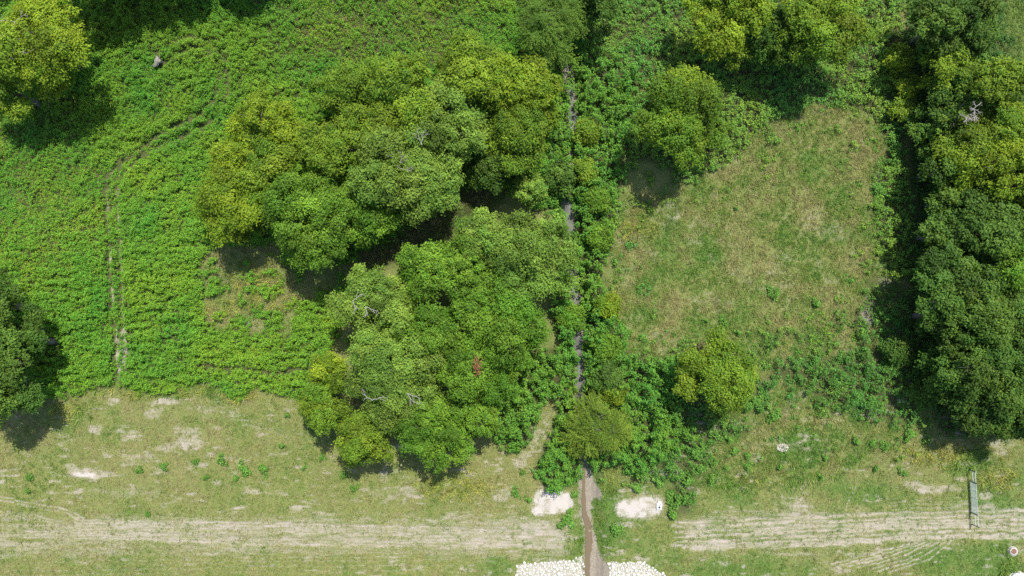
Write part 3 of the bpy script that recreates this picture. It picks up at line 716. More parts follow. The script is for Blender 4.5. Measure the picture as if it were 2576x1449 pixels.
TREES = [
    # upper grove
    (580, 520, 96, 9.5, 'yellow', "yellowish tree at the outer western tip of the upper grove, above the dry shaded patch", GROVE_A, {}),
    (655, 330, 92, 9.0, 'yellow', "yellow green tree on the north western shoulder of the upper grove, facing the tyre loop", GROVE_A, {}),
    (690, 430, 78, 8.5, 'olive', "low olive tree wedged between the two yellowish western trees of the upper grove", GROVE_A, {}),
    (785, 545, 118, 10.5, 'green', "broad bright green tree shading the dry patch at the south edge of the upper grove", GROVE_A, {}),
    (880, 235, 88, 9.5, 'olive', "olive tree at the north edge of the upper grove beside the brownish weeds", GROVE_A, {}),
    (870, 375, 95, 10.0, 'olive', "olive tree in the middle of the upper grove below its dark middle hollow", GROVE_A, {}),
    (1010, 245, 105, 10.5, 'olive', "large olive crown on the north side of the upper grove, left of the dark gap", GROVE_A, {}),
    (1020, 420, 132, 11.5, 'pale', "tallest pale topped tree of the upper grove, hanging over the dark gap between groves", GROVE_A, {'bare': 2}),
    (1140, 320, 96, 10.5, 'pale', "pale green tree just west of the yellow trees by the upper stream", GROVE_A, {}),
    (1195, 185, 92, 10.0, 'olive', "olive tree forming the north eastern corner of the upper grove", GROVE_A, {}),
    (1310, 235, 92, 9.5, 'yellow', "golden tipped tree of the upper grove leaning towards the open stream", GROVE_A, {}),
    (1290, 345, 88, 9.0, 'olive', "olive tree of the upper grove beside the stream, below the golden tipped one", GROVE_A, {}),
    (1240, 420, 60, 7.0, 'dark', "small dark tree in shade at the south eastern corner of the upper grove", GROVE_A, {}),
    (740, 610, 50, 7.0, 'green', "small green tree under the south edge of the upper grove, next to the dry patch", GROVE_A, {}),
    (1085, 450, 72, 11.0, 'pale', "pale green tree over the dark gap, between the tallest tree and the stream", GROVE_A, {}),
    (585, 400, 60, 7.5, 'yellow', "small yellow tree filling the west side of the upper grove", GROVE_A, {}),
    (940, 320, 90, 10.0, 'olive', "olive tree just above the middle of the upper grove", GROVE_A, {}),
    (900, 520, 84, 10.0, 'green', "green tree joining the broad bright green one to the tallest tree", GROVE_A, {}),
    # lower grove
    (940, 775, 104, 10.5, 'pale', "pale tree with bare twigs at the north western end of the lower grove", GROVE_B, {'bare': 2}),
    (1085, 680, 84, 9.5, 'green', "green tree on the north side of the lower grove facing the dark gap", GROVE_B, {}),
    (1215, 606, 76, 9.5, 'pale', "light green tree at the northern tip of the lower grove", GROVE_B, {}),
    (1330, 480, 44, 6.0, 'pale', "small light green tree alone between the lower grove's northern tip and the stream", GROVE_B, {}),
    (1340, 640, 118, 10.5, 'pale', "large light green tree of the lower grove overhanging the stream", GROVE_B, {}),
    (1180, 700, 90, 10.0, 'green', "green tree in the upper middle of the lower grove", GROVE_B, {}),
    (1265, 800, 112, 10.0, 'green', "broad green tree of the lower grove facing the stream bank at its middle", GROVE_B, {}),
    (1080, 850, 84, 9.5, 'green', "green tree in the centre of the lower grove, ringed by other crowns", GROVE_B, {}),
    (985, 950, 118, 10.5, 'pale', "tree with the most bare grey twigs, in the south western half of the lower grove", GROVE_B, {'bare': 3}),
    (1195, 945, 92, 9.5, 'green', "green tree of the lower grove with a reddish brown dead spray", GROVE_B, {'dead_leaves': True}),
    (830, 930, 46, 7.0, 'yellow', "small yellow green tree poking out of the west side of the lower grove", GROVE_B, {}),
    (810, 1020, 66, 7.5, 'olive', "olive tree at the western corner of the lower grove above the dry grass", GROVE_B, {}),
    (915, 1115, 72, 8.0, 'olive', "olive tree at the south western corner of the lower grove", GROVE_B, {}),
    (1060, 1060, 86, 9.0, 'green', "green tree of the lower grove between the twiggy tree and the track", GROVE_B, {}),
    (1110, 1095, 82, 8.5, 'green', "green tree at the southern end of the lower grove, nearest the dirt track", GROVE_B, {}),
    (1000, 860, 70, 9.0, 'green', "green tree filling the west middle of the lower grove", GROVE_B, {}),
    (1290, 900, 60, 8.0, 'green', "green tree at the east side of the lower grove beside the weedy slope", GROVE_B, {}),
    (1200, 1050, 70, 8.0, 'green', "green tree at the south eastern side of the lower grove", GROVE_B, {}),
    (1000, 1040, 66, 8.5, 'olive', "olive tree between the twiggy tree and the south western corner of the lower grove", GROVE_B, {}),
    # standing alone
    (98, 120, 122, 11.0, 'yellow', "big yellow green tree with grey bare twigs on top beside the tyre loop", None, {'bare': 3}),
    (10, 230, 70, 8.5, 'olive', "olive tree behind the big yellow green one at the edge of the weed field", None, {}),
    (1710, 295, 112, 10.5, 'olive', "round lone olive yellow tree between the stream and the dry meadow", None, {}),
    (1815, 945, 94, 8.5, 'olive', "round lone pale tree among the weeds at the south end of the dry meadow", None, {}),
    (1500, 1085, 84, 6.0, 'feather', "feathery yellow green willow bush over the stream, just above the muddy bank", None, {}),
    (1380, 55, 98, 9.0, 'feather_dark', "dark feathery willow standing over the upper stream", None, {}),
    (1500, 5, 54, 7.5, 'dark', "small dark tree beside the dark feathery willow on the upper stream", None, {}),
    (1840, 35, 112, 10.5, 'yellow', "yellow green tree with pale twigs, left of the pair casting the big shadow", None, {'bare': 2}),
    (2065, 65, 108, 10.5, 'olive', "dark olive tree, right of the pair casting the big shadow", None, {}),
    (1945, 90, 76, 8.0, 'dark', "lower dark tree between the pair casting the big shadow", None, {}),
    # west edge
    (50, 870, 72, 9.0, 'dark', "green topped tree in the dark clump on the west edge, nearest the weeds", "dark trees on the west edge", {}),
    (-30, 780, 90, 9.5, 'dark', "dark tree at the north end of the dark clump on the west edge", "dark trees on the west edge", {}),
    (0, 985, 92, 9.0, 'dark', "green tree at the south end of the west edge clump, above mown grass", "dark trees on the west edge", {}),
    (-90, 900, 90, 10.0, 'dark', "tall tree behind the others of the west edge clump", "dark trees on the west edge", {}),
    # eastern wood
    (2375, 55, 84, 9.5, 'dark', "dark tree at the north western corner of the eastern wood", WOOD_E, {}),
    (2452, 55, 74, 9.5, 'dark', "dark tree at the north end of the eastern wood beside the bright green field", WOOD_E, {}),
    (2395, 180, 62, 8.5, 'olive', "olive tree with yellowish shoots above the half dead tree of the eastern wood", WOOD_E, {}),
    (2492, 225, 84, 10.0, 'olive', "broad dull olive tree at the north east of the wood, below the bright green field", WOOD_E, {}),
    (2405, 300, 56, 8.5, 'pale', "half dead tree with long bare grey branches on the western edge of the eastern wood", WOOD_E, {'bare': 7, 'sparse': .66}),
    (2352, 310, 48, 6.5, 'dark', "low dark tree in shade left of the half dead tree", WOOD_E, {}),
    (2545, 330, 76, 10.0, 'olive', "olive tree on the far side of the half dead tree", WOOD_E, {}),
    (2490, 420, 104, 10.5, 'yellow', "yellowest tree of the eastern wood, below the half dead tree", WOOD_E, {}),
    (2376, 430, 64, 7.5, 'dark', "low dark tree of the wood edge beside the yellowest tree", WOOD_E, {}),
    (2590, 480, 70, 10.5, 'yellow', "yellow green tree behind the yellowest tree of the eastern wood", WOOD_E, {}),
    (2455, 560, 92, 9.5, 'blue', "bluish dark tree right below the yellowest tree of the eastern wood", WOOD_E, {}),
    (2374, 590, 60, 7.5, 'blue', "low bluish dark tree at the wood edge facing the middle of the dry meadow", WOOD_E, {}),
    (2550, 665, 84, 10.0, 'green', "brighter green tree on the far side of the eastern wood among the bluish ones", WOOD_E, {}),
    (2400, 700, 94, 9.5, 'blue', "bluish dark tree of the wood edge above the bare shaded ground", WOOD_E, {}),
    (2365, 800, 62, 8.0, 'blue', "smaller bluish tree leaning out of the wood over the bare shaded ground", WOOD_E, {}),
    (2480, 810, 100, 10.5, 'dark', "large dark rounded tree in the southern half of the eastern wood", WOOD_E, {}),
    (2575, 800, 80, 10.5, 'dark', "dark tree behind the large rounded one in the southern half of the wood", WOOD_E, {}),
    (2425, 920, 92, 9.5, 'dark', "dark tree on the south western edge of the eastern wood", WOOD_E, {}),
    (2540, 935, 92, 10.0, 'dark', "dark tree near the south end of the eastern wood, on its far side", WOOD_E, {}),
    (2480, 1020, 72, 8.5, 'blue', "bluish green tree forming the southern tip of the eastern wood, nearest the gate", WOOD_E, {}),
    (2570, 1040, 64, 9.0, 'dark', "dark tree beside the southern tip of the eastern wood over bare brown ground", WOOD_E, {}),
    (2420, 125, 74, 8.5, 'dark', "dark tree in the north of the eastern wood, between the two dark corner trees", WOOD_E, {}),
    (2440, 370, 80, 8.5, 'olive', "olive tree right below the half dead tree", WOOD_E, {}),
    (2430, 240, 70, 8.5, 'dark', "dark tree right behind the half dead tree", WOOD_E, {}),
    (2640, 330, 100, 10.5, 'olive', "tree at the eastern edge of the picture level with the half dead tree", WOOD_E, {}),
    (2650, 600, 100, 10.5, 'green', "tree at the eastern edge of the picture behind the brighter green one", WOOD_E, {}),
    (2670, 900, 100, 10.5, 'dark', "tree at the eastern edge of the picture behind the dark southern trees", WOOD_E, {}),
    (2500, 720, 80, 9.5, 'dark', "dark tree between the brighter green one and the large rounded one", WOOD_E, {}),
    (2402, 505, 60, 8.0, 'dark', "dark tree at the wood edge between the yellowest tree and the meadow", WOOD_E, {}),
    (2690, 250, 80, 10.0, 'olive', "tree at the eastern edge of the picture just below the bright green field", WOOD_E, {}),
    # beyond the view to the north, known from their shadows
    (240, -150, 122, 11.0, 'olive', "tree past the top edge whose shadow lies right of the big yellow green tree", "trees beyond the north edge", {}),
    (400, -170, 92, 11.0, 'olive', "tree past the top edge whose shadow lies above the tyre loop", "trees beyond the north edge", {}),
    (580, -165, 84, 10.0, 'olive', "tree past the top edge whose small shadow lies furthest right", "trees beyond the north edge", {}),
]
for i, (px, py, r, H, st, lab, grp, kw) in enumerate(TREES):
    nm = {'feather': 'willow_bush', 'feather_dark': 'willow_tree'}.get(st, 'broadleaf_tree')
    tree(nm, px, py, r, H, st, lab, grp, seed=i + 3, **kw)

# ------------------------------------------------------------------ shrubs along the stream (things) and single weed bushes (things)
SHRUBS = [
    (1478, 328, 26, 2.6, 'olive', "small olive shrub right beside the upper open water"),
    (1470, 432, 28, 2.6, 'olive', "small olive shrub in the middle of the dark streamside weeds"),
    (1408, 445, 40, 3.2, 'blue', "bluish shrub left of the stream, above the middle open water"),
    (1500, 505, 28, 2.6, 'green', "green shrub right of the stream at the middle open water"),
    (1512, 600, 26, 2.6, 'green', "bright green shrub on the east bank where the meadow begins"),
    (1528, 770, 28, 2.8, 'yellow', "yellow green shrub on the east bank halfway down the stream"),
    (1440, 800, 34, 3.0, 'green', "green shrub growing over the water from the west bank"),
    (1530, 875, 36, 3.0, 'green', "broad green shrub on the east bank facing the end of the lower grove"),
    (1530, 950, 38, 3.0, 'blue', "bluish shrub on the east bank just above the feathery willow bush"),
    (1545, 985, 24, 2.6, 'yellow', "yellow green shrub touching the feathery willow bush from above"),
    (2262, 150, 30, 2.6, 'yellow', "yellow green shrub at the foot of the wood's north western edge"),
    (2285, 215, 28, 2.8, 'yellow', "yellowish shrub just below the other one at the wood's north western edge"),
    (2268, 275, 22, 2.4, 'olive', "olive shrub at the wood edge left of the half dead tree"),
    (2262, 880, 34, 2.6, 'dark', "dark shrub in shade at the wood edge beside bare brown ground"),
    (2330, 985, 36, 3.0, 'dark', "dark shrub between the tangled weeds and the southern tip of the wood"),
]
for i, (px, py, r, H, st, lab) in enumerate(SHRUBS):
    tree("streamside_shrub", px, py, r, H, st, lab, "shrubs along the stream and wood edge", seed=200 + i, cat="shrub")


def weed_leaves(rng, x, y, z, h, spread, nleaf, ll, lw, c0, c1, cj=.18):
    """leafy plants at x, y: whorls of drooping leaves up a stem. all args arrays per plant"""
    n = len(x)
    rep = np.repeat(np.arange(n), nleaf)
    m = len(rep)
    t = rng.uniform(.30, 1.0, m) ** .7
    az = rng.random(m) * 6.2832
    rad = spread[rep] * (1.08 - t * .75) * rng.uniform(.15, 1, m)
    d = np.stack([np.cos(az), np.sin(az), np.zeros(m)], 1)
    P = np.stack([x[rep], y[rep], z[rep] + h[rep] * t], 1) + d * rad[:, None]
    droop = rng.uniform(.05, .75, m)[:, None]
    D = unit(d + np.array([0, 0, -1]) * droop + rng.normal(0, .2, (m, 3)))
    N = unit(np.array([0, 0, 1]) + d * droop * .8 + rng.normal(0, .24, (m, 3)))
    s = rng.uniform(.65, 1.3, m)
    v, f = leaf_quads(P, N, D, ll[rep] * s, lw[rep] * s, .12)
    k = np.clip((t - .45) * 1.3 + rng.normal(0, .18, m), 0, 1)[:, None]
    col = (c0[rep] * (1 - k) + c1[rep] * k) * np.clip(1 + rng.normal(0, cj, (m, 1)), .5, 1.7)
    return v, f, col


# ten bush shapes, copied
rng = np.random.default_rng(77)
BUSH = []
for b in range(10):
    n = int(rng.integers(8, 13))
    el = rng.uniform(.45, 1.0)
    x = rng.normal(0, .36, n); y = rng.normal(0, .36, n) * el
    h = 1.0 * np.exp(-(x ** 2 + y ** 2) / .5) * rng.uniform(.6, 1.2, n) + .25
    c0 = np.tile(np.array([(.085, .205, .030)]), (n, 1)) * rng.uniform(.8, 1.2, (n, 1)); c1 = np.tile(np.array([(.175, .345, .056)]), (n, 1)) * rng.uniform(.8, 1.2, (n, 1))
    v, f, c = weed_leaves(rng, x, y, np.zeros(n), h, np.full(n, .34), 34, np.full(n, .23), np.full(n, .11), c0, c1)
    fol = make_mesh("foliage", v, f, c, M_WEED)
    paths = []
    for j in range(n): paths.append(limb(rng, (x[j] * .3, y[j] * .3, -.1), (x[j], y[j], h[j] * .9), .02, .008, .1, 4))
    v, f = tubes(paths, 4)
    BUSH.append((fol, make_mesh("stem", v, f, None, M_STEM, True)))

BUSHES = [
    (1823, 807, 12, "small dark weed bush, upper of the two above the round pale tree"),
    (1858, 834, 13, "dark round weed bush right above the round pale tree"),
    (1780, 806, 8, "tiny green weed tuft left of the two dark bushes above the round pale tree"),
    (1857, 523, 7, "tiny dark weed tuft alone in the middle of the dry meadow"),
    (1620, 850, 13, "narrow upright green weed clump at the south western edge of the dry meadow"),
    (1952, 737, 17, "green weed bush, topmost of those scattered over the meadow's south east"),
    (2057, 762, 15, "pale green weed bush above the tangle at the south east of the meadow"),
    (1635, 505, 9, "small green weed tuft below the shadow of the lone olive yellow tree"),
    (1903, 1015, 24, "broad green weed bush touching the round pale tree on its right"),
    (1947, 1045, 18, "dark green weed bush standing clear to the lower right of the round pale tree"),
    (1800, 1092, 21, "green weed bush right below the round pale tree"),
    (1836, 1104, 14, "small green weed bush beside the one right below the round pale tree"),
    (1753, 1140, 22, "large green weed bush at the east rim of the dense weed patch, beside white stones"),
    (1853, 1136, 16, "tall oval weed bush midway between round pale tree and dirt track"),
    (1885, 1150, 13, "weed bush at the right shoulder of the tall oval one"),
    (1798, 1164, 14, "round weed bush, upper of a loose row running down to the track"),
    (1763, 1182, 15, "round weed bush at the head of the two leafy strips beside the east pad"),
    (1830, 1178, 10, "small weed bush right of the loose row running down to the track"),
    (1885, 1180, 12, "small weed bush in yellowish grass far right of the leafy strips"),
    (1790, 1212, 12, "small round weed bush lowest of the loose row towards the track"),
    (1840, 1226, 8, "tiny weed tuft in the olive grass above the eastern track"),
    (1655, 1212, 17, "round weed bush standing alone just above the east white pad"),
    (1603, 1228, 17, "weed bush leaning on the upper left corner of the east white pad"),
    (1735, 1212, 22, "large weed bush at the top of the outer leafy strip beside the east pad"),
    (1728, 1262, 17, "weed bush at the lower end of the outer leafy strip beside the east pad"),
    (1700, 1262, 18, "weed bush in the middle of the inner leafy strip beside the east pad"),
    (1693, 1296, 17, "dark weed bush at the lower end of the inner leafy strip beside the east pad"),
    (1550, 1328, 20, "green weed bush alone below the east pad, right of the muddy channel"),
    (1424, 1314, 23, "bright green weed bush below the west white pad, left of the muddy channel"),
    (1313, 1190, 10, "small weed bush left of the bare strip, above the west pad"),
    (1298, 1242, 13, "weed bush in the grass left of the west white pad"),
    (1330, 1258, 10, "small weed bush touching the left side of the west white pad"),
    (1350, 1196, 13, "weed bush at the upper left corner of the weeds above the west pad"),
    (1448, 1252, 14, "weed bush between the west white pad and the muddy channel"),
    (2200, 1117, 14, "round weed bush, left of a close pair in dry grass south of the eastern tangle"),
    (2231, 1126, 13, "round weed bush, right of a close pair in dry grass south of the eastern tangle"),
    (2157, 1110, 13, "weed bush a few steps left of the close pair in dry grass"),
    (2262, 1157, 10, "small weed bush below and right of the close pair in dry grass"),
    (2290, 1096, 20, "dark weed bush at the edge of the shade of the eastern wood's southern tip"),
    (2207, 1182, 10, "small weed bush straight below the close pair in dry grass"),
    (2277, 1190, 12, "low weed bush above the pale bare ground west of the gate"),
    (2070, 1200, 11, "small weed bush in the green grass above the curved wheel marks"),
    (2082, 1155, 9, "tiny weed tuft in green grass right of the bleached clump"),
    (1967, 1178, 13, "weed bush below the bleached clump in the grass"),
    (2230, 828, 9, "small green weed bush in shade on bare ground at the wood edge"),
    (67, 1203, 11, "weed bush left of the chalky scar, upper of two"),
    (62, 1238, 9, "weed bush left of the chalky scar, lower of two"),
    (340, 1185, 11, "small weed bush in the mown grass right of the chalky scar"),
    (407, 1178, 12, "bright weed bush in the mown grass below the pale bare patch"),
    (485, 1165, 9, "small weed tuft left of the weedy cluster in the mown grass"),
    (553, 1160, 14, "weed bush at the upper end of the weedy cluster in the mown grass"),
    (612, 1180, 20, "largest weed bush of the weedy cluster in the mown grass"),
    (590, 1205, 10, "small weed bush at the lower left of the largest one in the weedy cluster"),
    (512, 1204, 10, "small weed bush at the lower left end of the weedy cluster"),
    (659, 1184, 15, "round weed bush at the right end of the weedy cluster in the mown grass"),
    (365, 1298, 8, "tiny weed tuft on the upper rim of the western track"),
    (704, 1124, 9, "small weed bush in grass left of the lower grove's corner olive tree"),
    (716, 1046, 9, "small weed bush at the foot of the tall weeds beside the corner olive tree"),
    (806, 1155, 10, "small weed bush by the shadow of the lower grove's south western corner"),
    (859, 1198, 11, "weed bush in the shadow rim left of the grove's southern end"),
    (889, 1230, 13, "weed bush out in the pale grass below the lower grove"),
    (759, 1180, 8, "tiny weed tuft in the grass between the weedy cluster and the lower grove"),
]
brng = np.random.default_rng(5)
for i, (px, py, r, lab) in enumerate(BUSHES):
    x, y = W(px, py, .8)
    t = empty("weed_bush", (x, y, float(ground_z(np.array([px]), np.array([py]))[0])), lab, "weed", "single weed bushes in the grass")
    s = r * MPP / .86
    t.scale = (s * brng.uniform(.8, 1.25), s * brng.uniform(.75, 1.1), .30 + .5 * s)
    t.rotation_euler = (0, 0, -.6 + brng.normal(0, .5))
    fol, stem = BUSH[i % 10]
    link("foliage", fol, t); link("stem", stem, t)

# ------------------------------------------------------------------ weeds as ground cover (stuff)
rng = np.random.default_rng(404)


def scatter(n_per_m2, x0=PX0, x1=PX1, y0=PY0, y1=1560):
    n = int(n_per_m2 * (x1 - x0) * (y1 - y0) * MPP * MPP)
    return rng.uniform(x0, x1, n), rng.uniform(y0, y1, n)


def weeds(name, label, mask, per_m2, hgt, spread, nleaf, ll, lw, c0, c1, aniso=(30, 13), box=None, tint=0.25):
    px, py = scatter(per_m2, *(box or ()))
    mk = look(mask, px, py)
    big = fbm(px / 90, py / 90, 301, 3); kx = ss(450, 720, py) * (px < 1000); row = fbm(px / aniso[0], py / aniso[1], 311, 3) * kx + fbm(px / 22, py / 19, 315, 4) * (1 - kx); sm = fbm(px / 9, py / 9, 321, 2)
    keep = rng.random(len(px)) < mk * np.clip(.55 + 1.0 * row, 0, 1) * np.clip(.55 + 1.1 * fbm(px / 24, py / 18, 341, 3), .4, 1)
    keep &= mk > .12
    px, py, big, row, sm, mk = [a[keep] for a in (px, py, big, row, sm, mk)]
    z = ground_z(px, py); x, y = W(px, py)
    ridge = ss(.30, .70, row)
    h = hgt * np.clip(.30 + 1.15 * ridge + .4 * (sm - .5), .2, 1.7) * (1 + .25 * ss(600, 800, py)) * (.6 + .4 * mk) * rng.uniform(.8, 1.15, len(px))
    sp = spread * rng.uniform(.75, 1.25, len(px))
    b = np.clip((big - .5) * 4 * tint + rng.normal(0, .10, len(px)), -.5, .5)[:, None]
    mixed = (.86 + .14 * ss(180, 480, py + .25 * (px - 600)) * (px < 1460) + .14 * (px >= 1460))[:, None] * (.92 + .16 * fbm(px / 14, py / 14, 391, 3))[:, None]
    C0 = mixed * np.array(c0) * (1 + b * np.array([.9, .25, .1])); C1 = mixed * np.array(c1) * (1 + b * np.array([1.0, .25, -.2]))
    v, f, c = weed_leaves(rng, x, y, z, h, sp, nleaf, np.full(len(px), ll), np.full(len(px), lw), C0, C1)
    print(name, len(f))
    link(name, make_mesh(name, v, f, c, M_WEED), kind='stuff', label=label)


water_clear = ss(-3, 3, st_d - st_w * .75)
lf = left_field * (1 - np.clip(dry_patch + grove_gap, 0, 1)) * (1 - np.clip(weed_ruts * 1.05, 0, 1)) * (1 - stream_west)
lf = np.maximum(lf, clump_in_dry)
grassy = mx(blob(120, 520, 190, 240), blob(60, 330, 150, 120, .8))           # thinner, lower weeds at the west
browned = mx(blob(960, 90, 330, 130), blob(780, 30, 160, 80, .6), blob(1150, 60, 120, 80, .8))
tall = ss(650, 900, GY) * (1 - ss(820, 900, GX))
weeds("leafy_weeds", "dense bright green leafy weeds", lf * (1 - .55 * np.clip(grassy, 0, 1)) * (1 - .68 * np.clip(browned * (.3 + 1.4 * fbm(GX / 50, GY / 40, 351, 4)), 0, 1)), 30, .70, .17, 14, .15, .078,
      (.094, .228, .019), (.220, .430, .042), (34, 10), (PX0, 1480, PY0, 1040), .25)
weeds("low_weeds", "low yellowish green weeds", lf * np.clip(grassy + browned * .5 + .15, 0, 1), 14, .40, .16, 10, .15, .065,
      (.145, .250, .026), (.300, .440, .055), (26, 9), (PX0, 1480, PY0, 1040), .3)
weeds("streamside_weeds", "tall dark green weeds along the stream", np.maximum(stream_east, stream_west) * water_clear * (1 - bare_strip * np.clip(2.4 * lump - .3, 0, 1)) * (1 - mud), 8.5, 1.6, .30, 26, .215, .115,
      (.074, .185, .024), (.160, .340, .042), (20, 16), (1200, 1780, PY0, 1260), .15)
weeds("meadow_edge_weeds", "mixed green weeds round the dry meadow", top_right * (1 - stream_east), 10, .75, .22, 14, .21, .10,
      (.095, .215, .030), (.215, .385, .060), (22, 15), (1460, 2340, PY0, 1260), .3)
weeds("tangled_weeds", "tangled green weeds by the eastern wood", right_patch * ss(.42, .58, fbm(GX / 26, GY / 18, 331, 3) + .08), 9, 1.0, .25, 16, .22, .10,
      (.068, .175, .028), (.140, .290, .050), (24, 14), (1640, 2400, 720, 1260), .15)
weeds("channel_weeds", "fresh green weeds beside the muddy channel", mx(blob(1455, 1340, 18, 70, .7), blob(1510, 1320, 26, 70, .9), blob(1505, 1250, 16, 16, .5), blob(1446, 1385, 26, 40, .5), blob(1530, 1370, 30, 40, .5)) * (1 - mud) * water_clear, 8, .35, .16, 10, .16, .05,
      (.090, .190, .022), (.180, .310, .04), (14, 14), (1400, 1600, 1180, 1460), .2)
weeds("wood_floor_weeds", "dull weeds on the floor of the eastern wood", wood_floor * .9, 8, .95, .26, 13, .24, .11,
      (.05, .12, .022), (.10, .20, .036), (24, 20), (2230, PX1, PY0, 1150), .2)


# ------------------------------------------------------------------ grass (stuff)
def grass(name, label, dens_map, per_m2, blades, ln, wd, pal, box=None, lean=.75):
    px, py = scatter(per_m2, *(box or ()))
    clump = fbm(px / 16, py / 16, 401, 3)
    mk = look(dens_map, px, py) * np.clip(.25 + 1.35 * clump, 0, 1.2)
    keep = rng.random(len(px)) < mk
    px, py, clump = px[keep], py[keep], clump[keep]
    gm = look(green, px, py)
    n = len(px); rep = np.repeat(np.arange(n), blades); m = len(rep)
    bx = px[rep] + rng.normal(0, 2.0, m); by = py[rep] + rng.normal(0, 2.0, m)
    x, y = W(bx, by); z = ground_z(bx, by) - .02
    az = (rng.random(n) * 6.28)[rep] + rng.normal(0, .9, m)
    l = ln * rng.uniform(.5, 1.4, m) * (.7 + .6 * clump[rep])
    le = lean * rng.uniform(.5, 1.25, m)
    d = np.stack([np.cos(az) * np.sin(le), np.sin(az) * np.sin(le), np.cos(le)], 1)
    P = np.stack([x, y, z], 1)
    S = np.stack([-np.sin(az), np.cos(az), np.zeros(m)], 1) * (wd * rng.uniform(.6, 1.4, m))[:, None] * .5
    mid = P + d * l[:, None] * .55
    tip = P + d * l[:, None] + np.array([0, 0, -.25]) * l[:, None] * np.sin(le)[:, None]
    v = np.stack([P, mid + S, tip, mid - S], 1).reshape(-1, 3)
    f = np.arange(4 * m).reshape(m, 4)
    pal = np.array(pal)
    w = np.clip(gm[rep] + (fbm(px / 55, py / 55, 411, 4)[rep] - .5) * 2.4 + .29 + rng.normal(0, .22, m) + rng.normal(0, .18, n)[rep], 0, .999)
    q = w * (len(pal) - 1); i0 = q.astype(int); fr = (q - i0)[:, None]
    col = (pal[i0] * (1 - fr) + pal[i0 + 1] * fr) * np.clip(1 + rng.normal(0, .2, (m, 1)) + rng.normal(0, .24, n)[rep][:, None], .4, 1.9)
    print(name, m)
    link(name, make_mesh(name, v, f, col, M_GRASS), kind='stuff', label=label)


open_ground = (1 - np.clip(weed_all * 1.1, 0, 1)) * (1 - np.clip(chalk * 1.6, 0, 1)) * (1 - mud) * water_clear
nodirt = 1 - np.clip(dirt * 1.25, 0, .97)
meadow = poly([(1540, 500), (1700, 480), (1850, 380), (1960, 270), (2120, 230), (2240, 380), (2240, 700), (2320, 960), (2300, 1110), (2100, 1190), (1900, 1230), (1740, 1230), (1580, 1000), (1540, 800)], 14)
PAL_DRY = [(.30, .26, .12), (.225, .23, .076), (.185, .23, .05), (.145, .22, .04), (.10, .20, .033)]
PAL_MEADOW = [(p[0] * .92, p[1] * .98, p[2] * .85) for p in PAL_DRY]
grass("meadow_grass", "tall dry olive and straw grass of the meadow", open_ground * nodirt * np.clip(meadow + .0, 0, 1), 19, 8, .46, .036, PAL_MEADOW, (1500, 2360, 200, 1260), .95)
grass("short_grass", "short dry grass of the mown strip", open_ground * nodirt * (1 - meadow) * ss(940, 1010, GY), 15, 7, .28, .032, PAL_DRY, (PX0, PX1, 930, 1530), 1.0)
rank = mx(blob(1535, 1215, 28, 50), blob(2400, 1150, 150, 40), blob(2500, 1200, 60, 50, .8), blob(1150, 1220, 130, 40, .7), blob(2545, 1440, 40, 40, 1), blob(2520, 1390, 30, 20, .6), blob(440, 990, 330, 12, .8), blob(170, 1030, 70, 30, .7), blob(1600, 570, 60, 40, .8), blob(640, 740, 130, 90, .5), blob(1900, 1210, 140, 30, .4))
grass("rank_grass", "rank yellow green grass tufts", rank * (1 - mud) * water_clear * nodirt * (1 - np.clip(chalk * 2, 0, 1)), 13, 9, .62, .045,
      [(.32, .31, .07), (.27, .29, .055), (.20, .26, .045), (.14, .23, .04)], None, .85)
grass("shade_grass", "thin grass under the groves", np.clip(dry_patch + grove_gap, 0, 1) * (1 - clump_in_dry) * .8, 13, 8, .40, .034, PAL_DRY, (480, 1340, 440, 880), .95)
grass("far_field_grass", "bright green grass beyond the eastern wood", blob(2600, 60, 120, 190), 26, 8, .35, .04, [(.10, .17, .03), (.12, .21, .035), (.16, .24, .05)], (2440, PX1, PY0, 300), .9)
grass("ground_tufts", "thin brownish grass among the weeds", np.clip(browned * .8 + grassy * .5 + top_right * .25 + .05, 0, 1) * np.clip(left_field + top_right, 0, 1), 9, 8, .45, .036,
      [(.22, .15, .08), (.24, .19, .085), (.20, .19, .06), (.13, .17, .045)], (PX0, 2330, PY0, 1010), .8)

